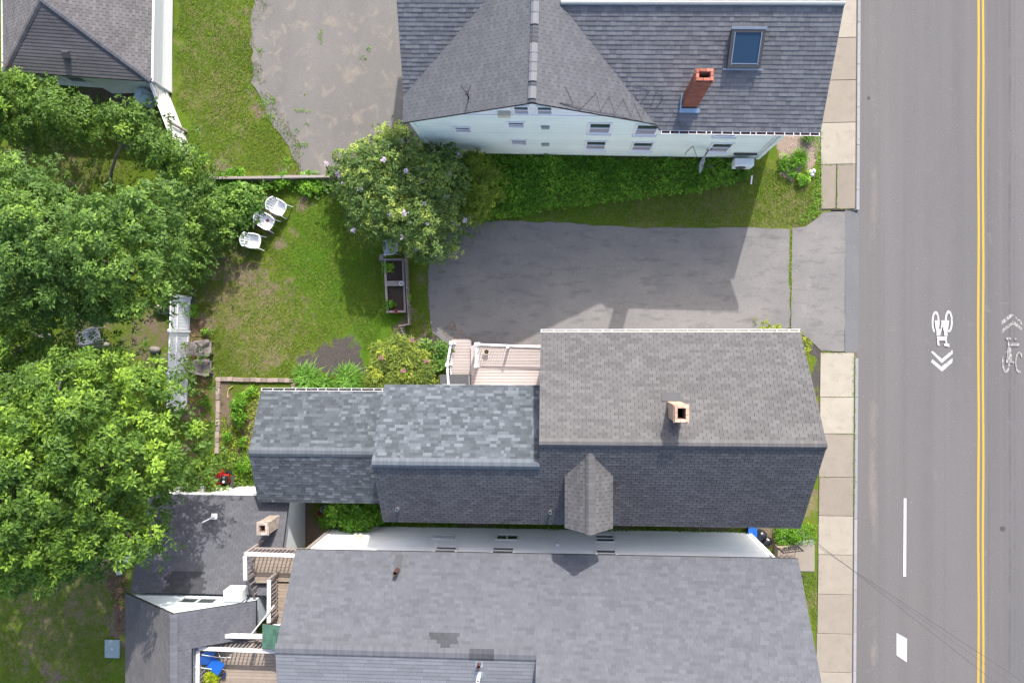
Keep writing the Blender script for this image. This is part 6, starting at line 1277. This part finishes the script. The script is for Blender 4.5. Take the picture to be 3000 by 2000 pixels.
# grass blades on the lawns
def grass(name, label, polyL, step, seed, h=.06, thin=None):
    rng = np.random.default_rng(seed); x, y = scatter(region(polyL), step, rng, .6)
    dirt = blobs(x, y, DIRT); mul = np.maximum(blobs(x, y, MULCH), blobs(x, y, CHIP)); k = (rng.random(len(x)) > dirt * 1.15) & (mul < .35)
    if thin: k &= (edgedist(x, y, region(polyL)) > thin * (vnoise(x, y, 1.3, seed) + vnoise(x, y, 4., seed + 1) * .8 + .55))
    x, y = x[k], y[k]; n = len(x)
    dry = blobs(x, y, DRY); C = np.stack([x, y, np.full(n, .0)], 1); per = 3; C = np.repeat(C, per, 0) + rng.normal(0, .03, (n * per, 3)) * [1, 1, 0]; m = len(C); a = rng.uniform(0, 6.283, m); hh = h * rng.uniform(.5, 1.3, m) * (1 + .6 * vnoise(C[:, 0], C[:, 1], 1.7, seed)); d = np.stack([np.cos(a), np.sin(a), np.zeros(m)], 1); s = np.stack([-d[:, 1], d[:, 0], np.zeros(m)], 1) * .011
    t_ = C + d * (hh * rng.uniform(.6, 1.5, m))[:, None] + np.stack([np.zeros(m), np.zeros(m), hh], 1); V = np.stack([C - s, C + s, t_ + s * .2, t_ - s * .2], 1)
    tone = rng.uniform(.7, 1.2, m) * (1 + .5 * np.repeat(dry, per) * rng.random(m)); o = quads(name, V, tone, M['blade'], origin=Vector((x.mean(), y.mean(), 0))); setp(o, label, 'grass', None, 'stuff')
grass('lawn_grass', 'short patchy grass of the back garden lawn', [(560, 880), (700, 680), (780, 560), (1000, 560), (1040, 680), (1120, 720), (1118, 960), (1090, 1030), (880, 1060), (860, 1105), (630, 1105), (620, 960)], .075, 51)
grass('verge_grass', 'short grass strip between driveway and weeds', [(1360, 660), (1500, 620), (1800, 590), (2100, 540), (2210, 480), (2300, 500), (2400, 500), (2405, 620), (2390, 640), (2350, 662), (2000, 662), (1600, 645), (1400, 650)], .075, 52)
grass('side_grass', 'yellowish grass along the left of the parking lot', [(488, -40), (800, -40), (785, 60), (770, 150), (790, 260), (830, 330), (900, 450), (925, 540), (600, 540), (545, 440), (510, 300)], .075, 53, .06, .75)
grass('corner_grass', 'shaded grass in the bottom left corner', [(0, 1690), (280, 1690), (340, 1740), (320, 2000), (0, 2000)], .1, 54)
grass('strip_grass', 'grass strip between the grey house and the sidewalk', [(2365, 1680), (2392, 1680), (2390, 1860), (2380, 1800), (2345, 1690)], .07, 55); grass('bed_edge_grass', 'thin grass between picket fence and driveway', [(1200, 770), (1260, 780), (1252, 960), (1205, 960)], .08, 56)
grass('yard_grass', 'small sunny lawn between the maples at the left', [(120, 420), (330, 400), (420, 470), (330, 560), (180, 520)], .1, 57)
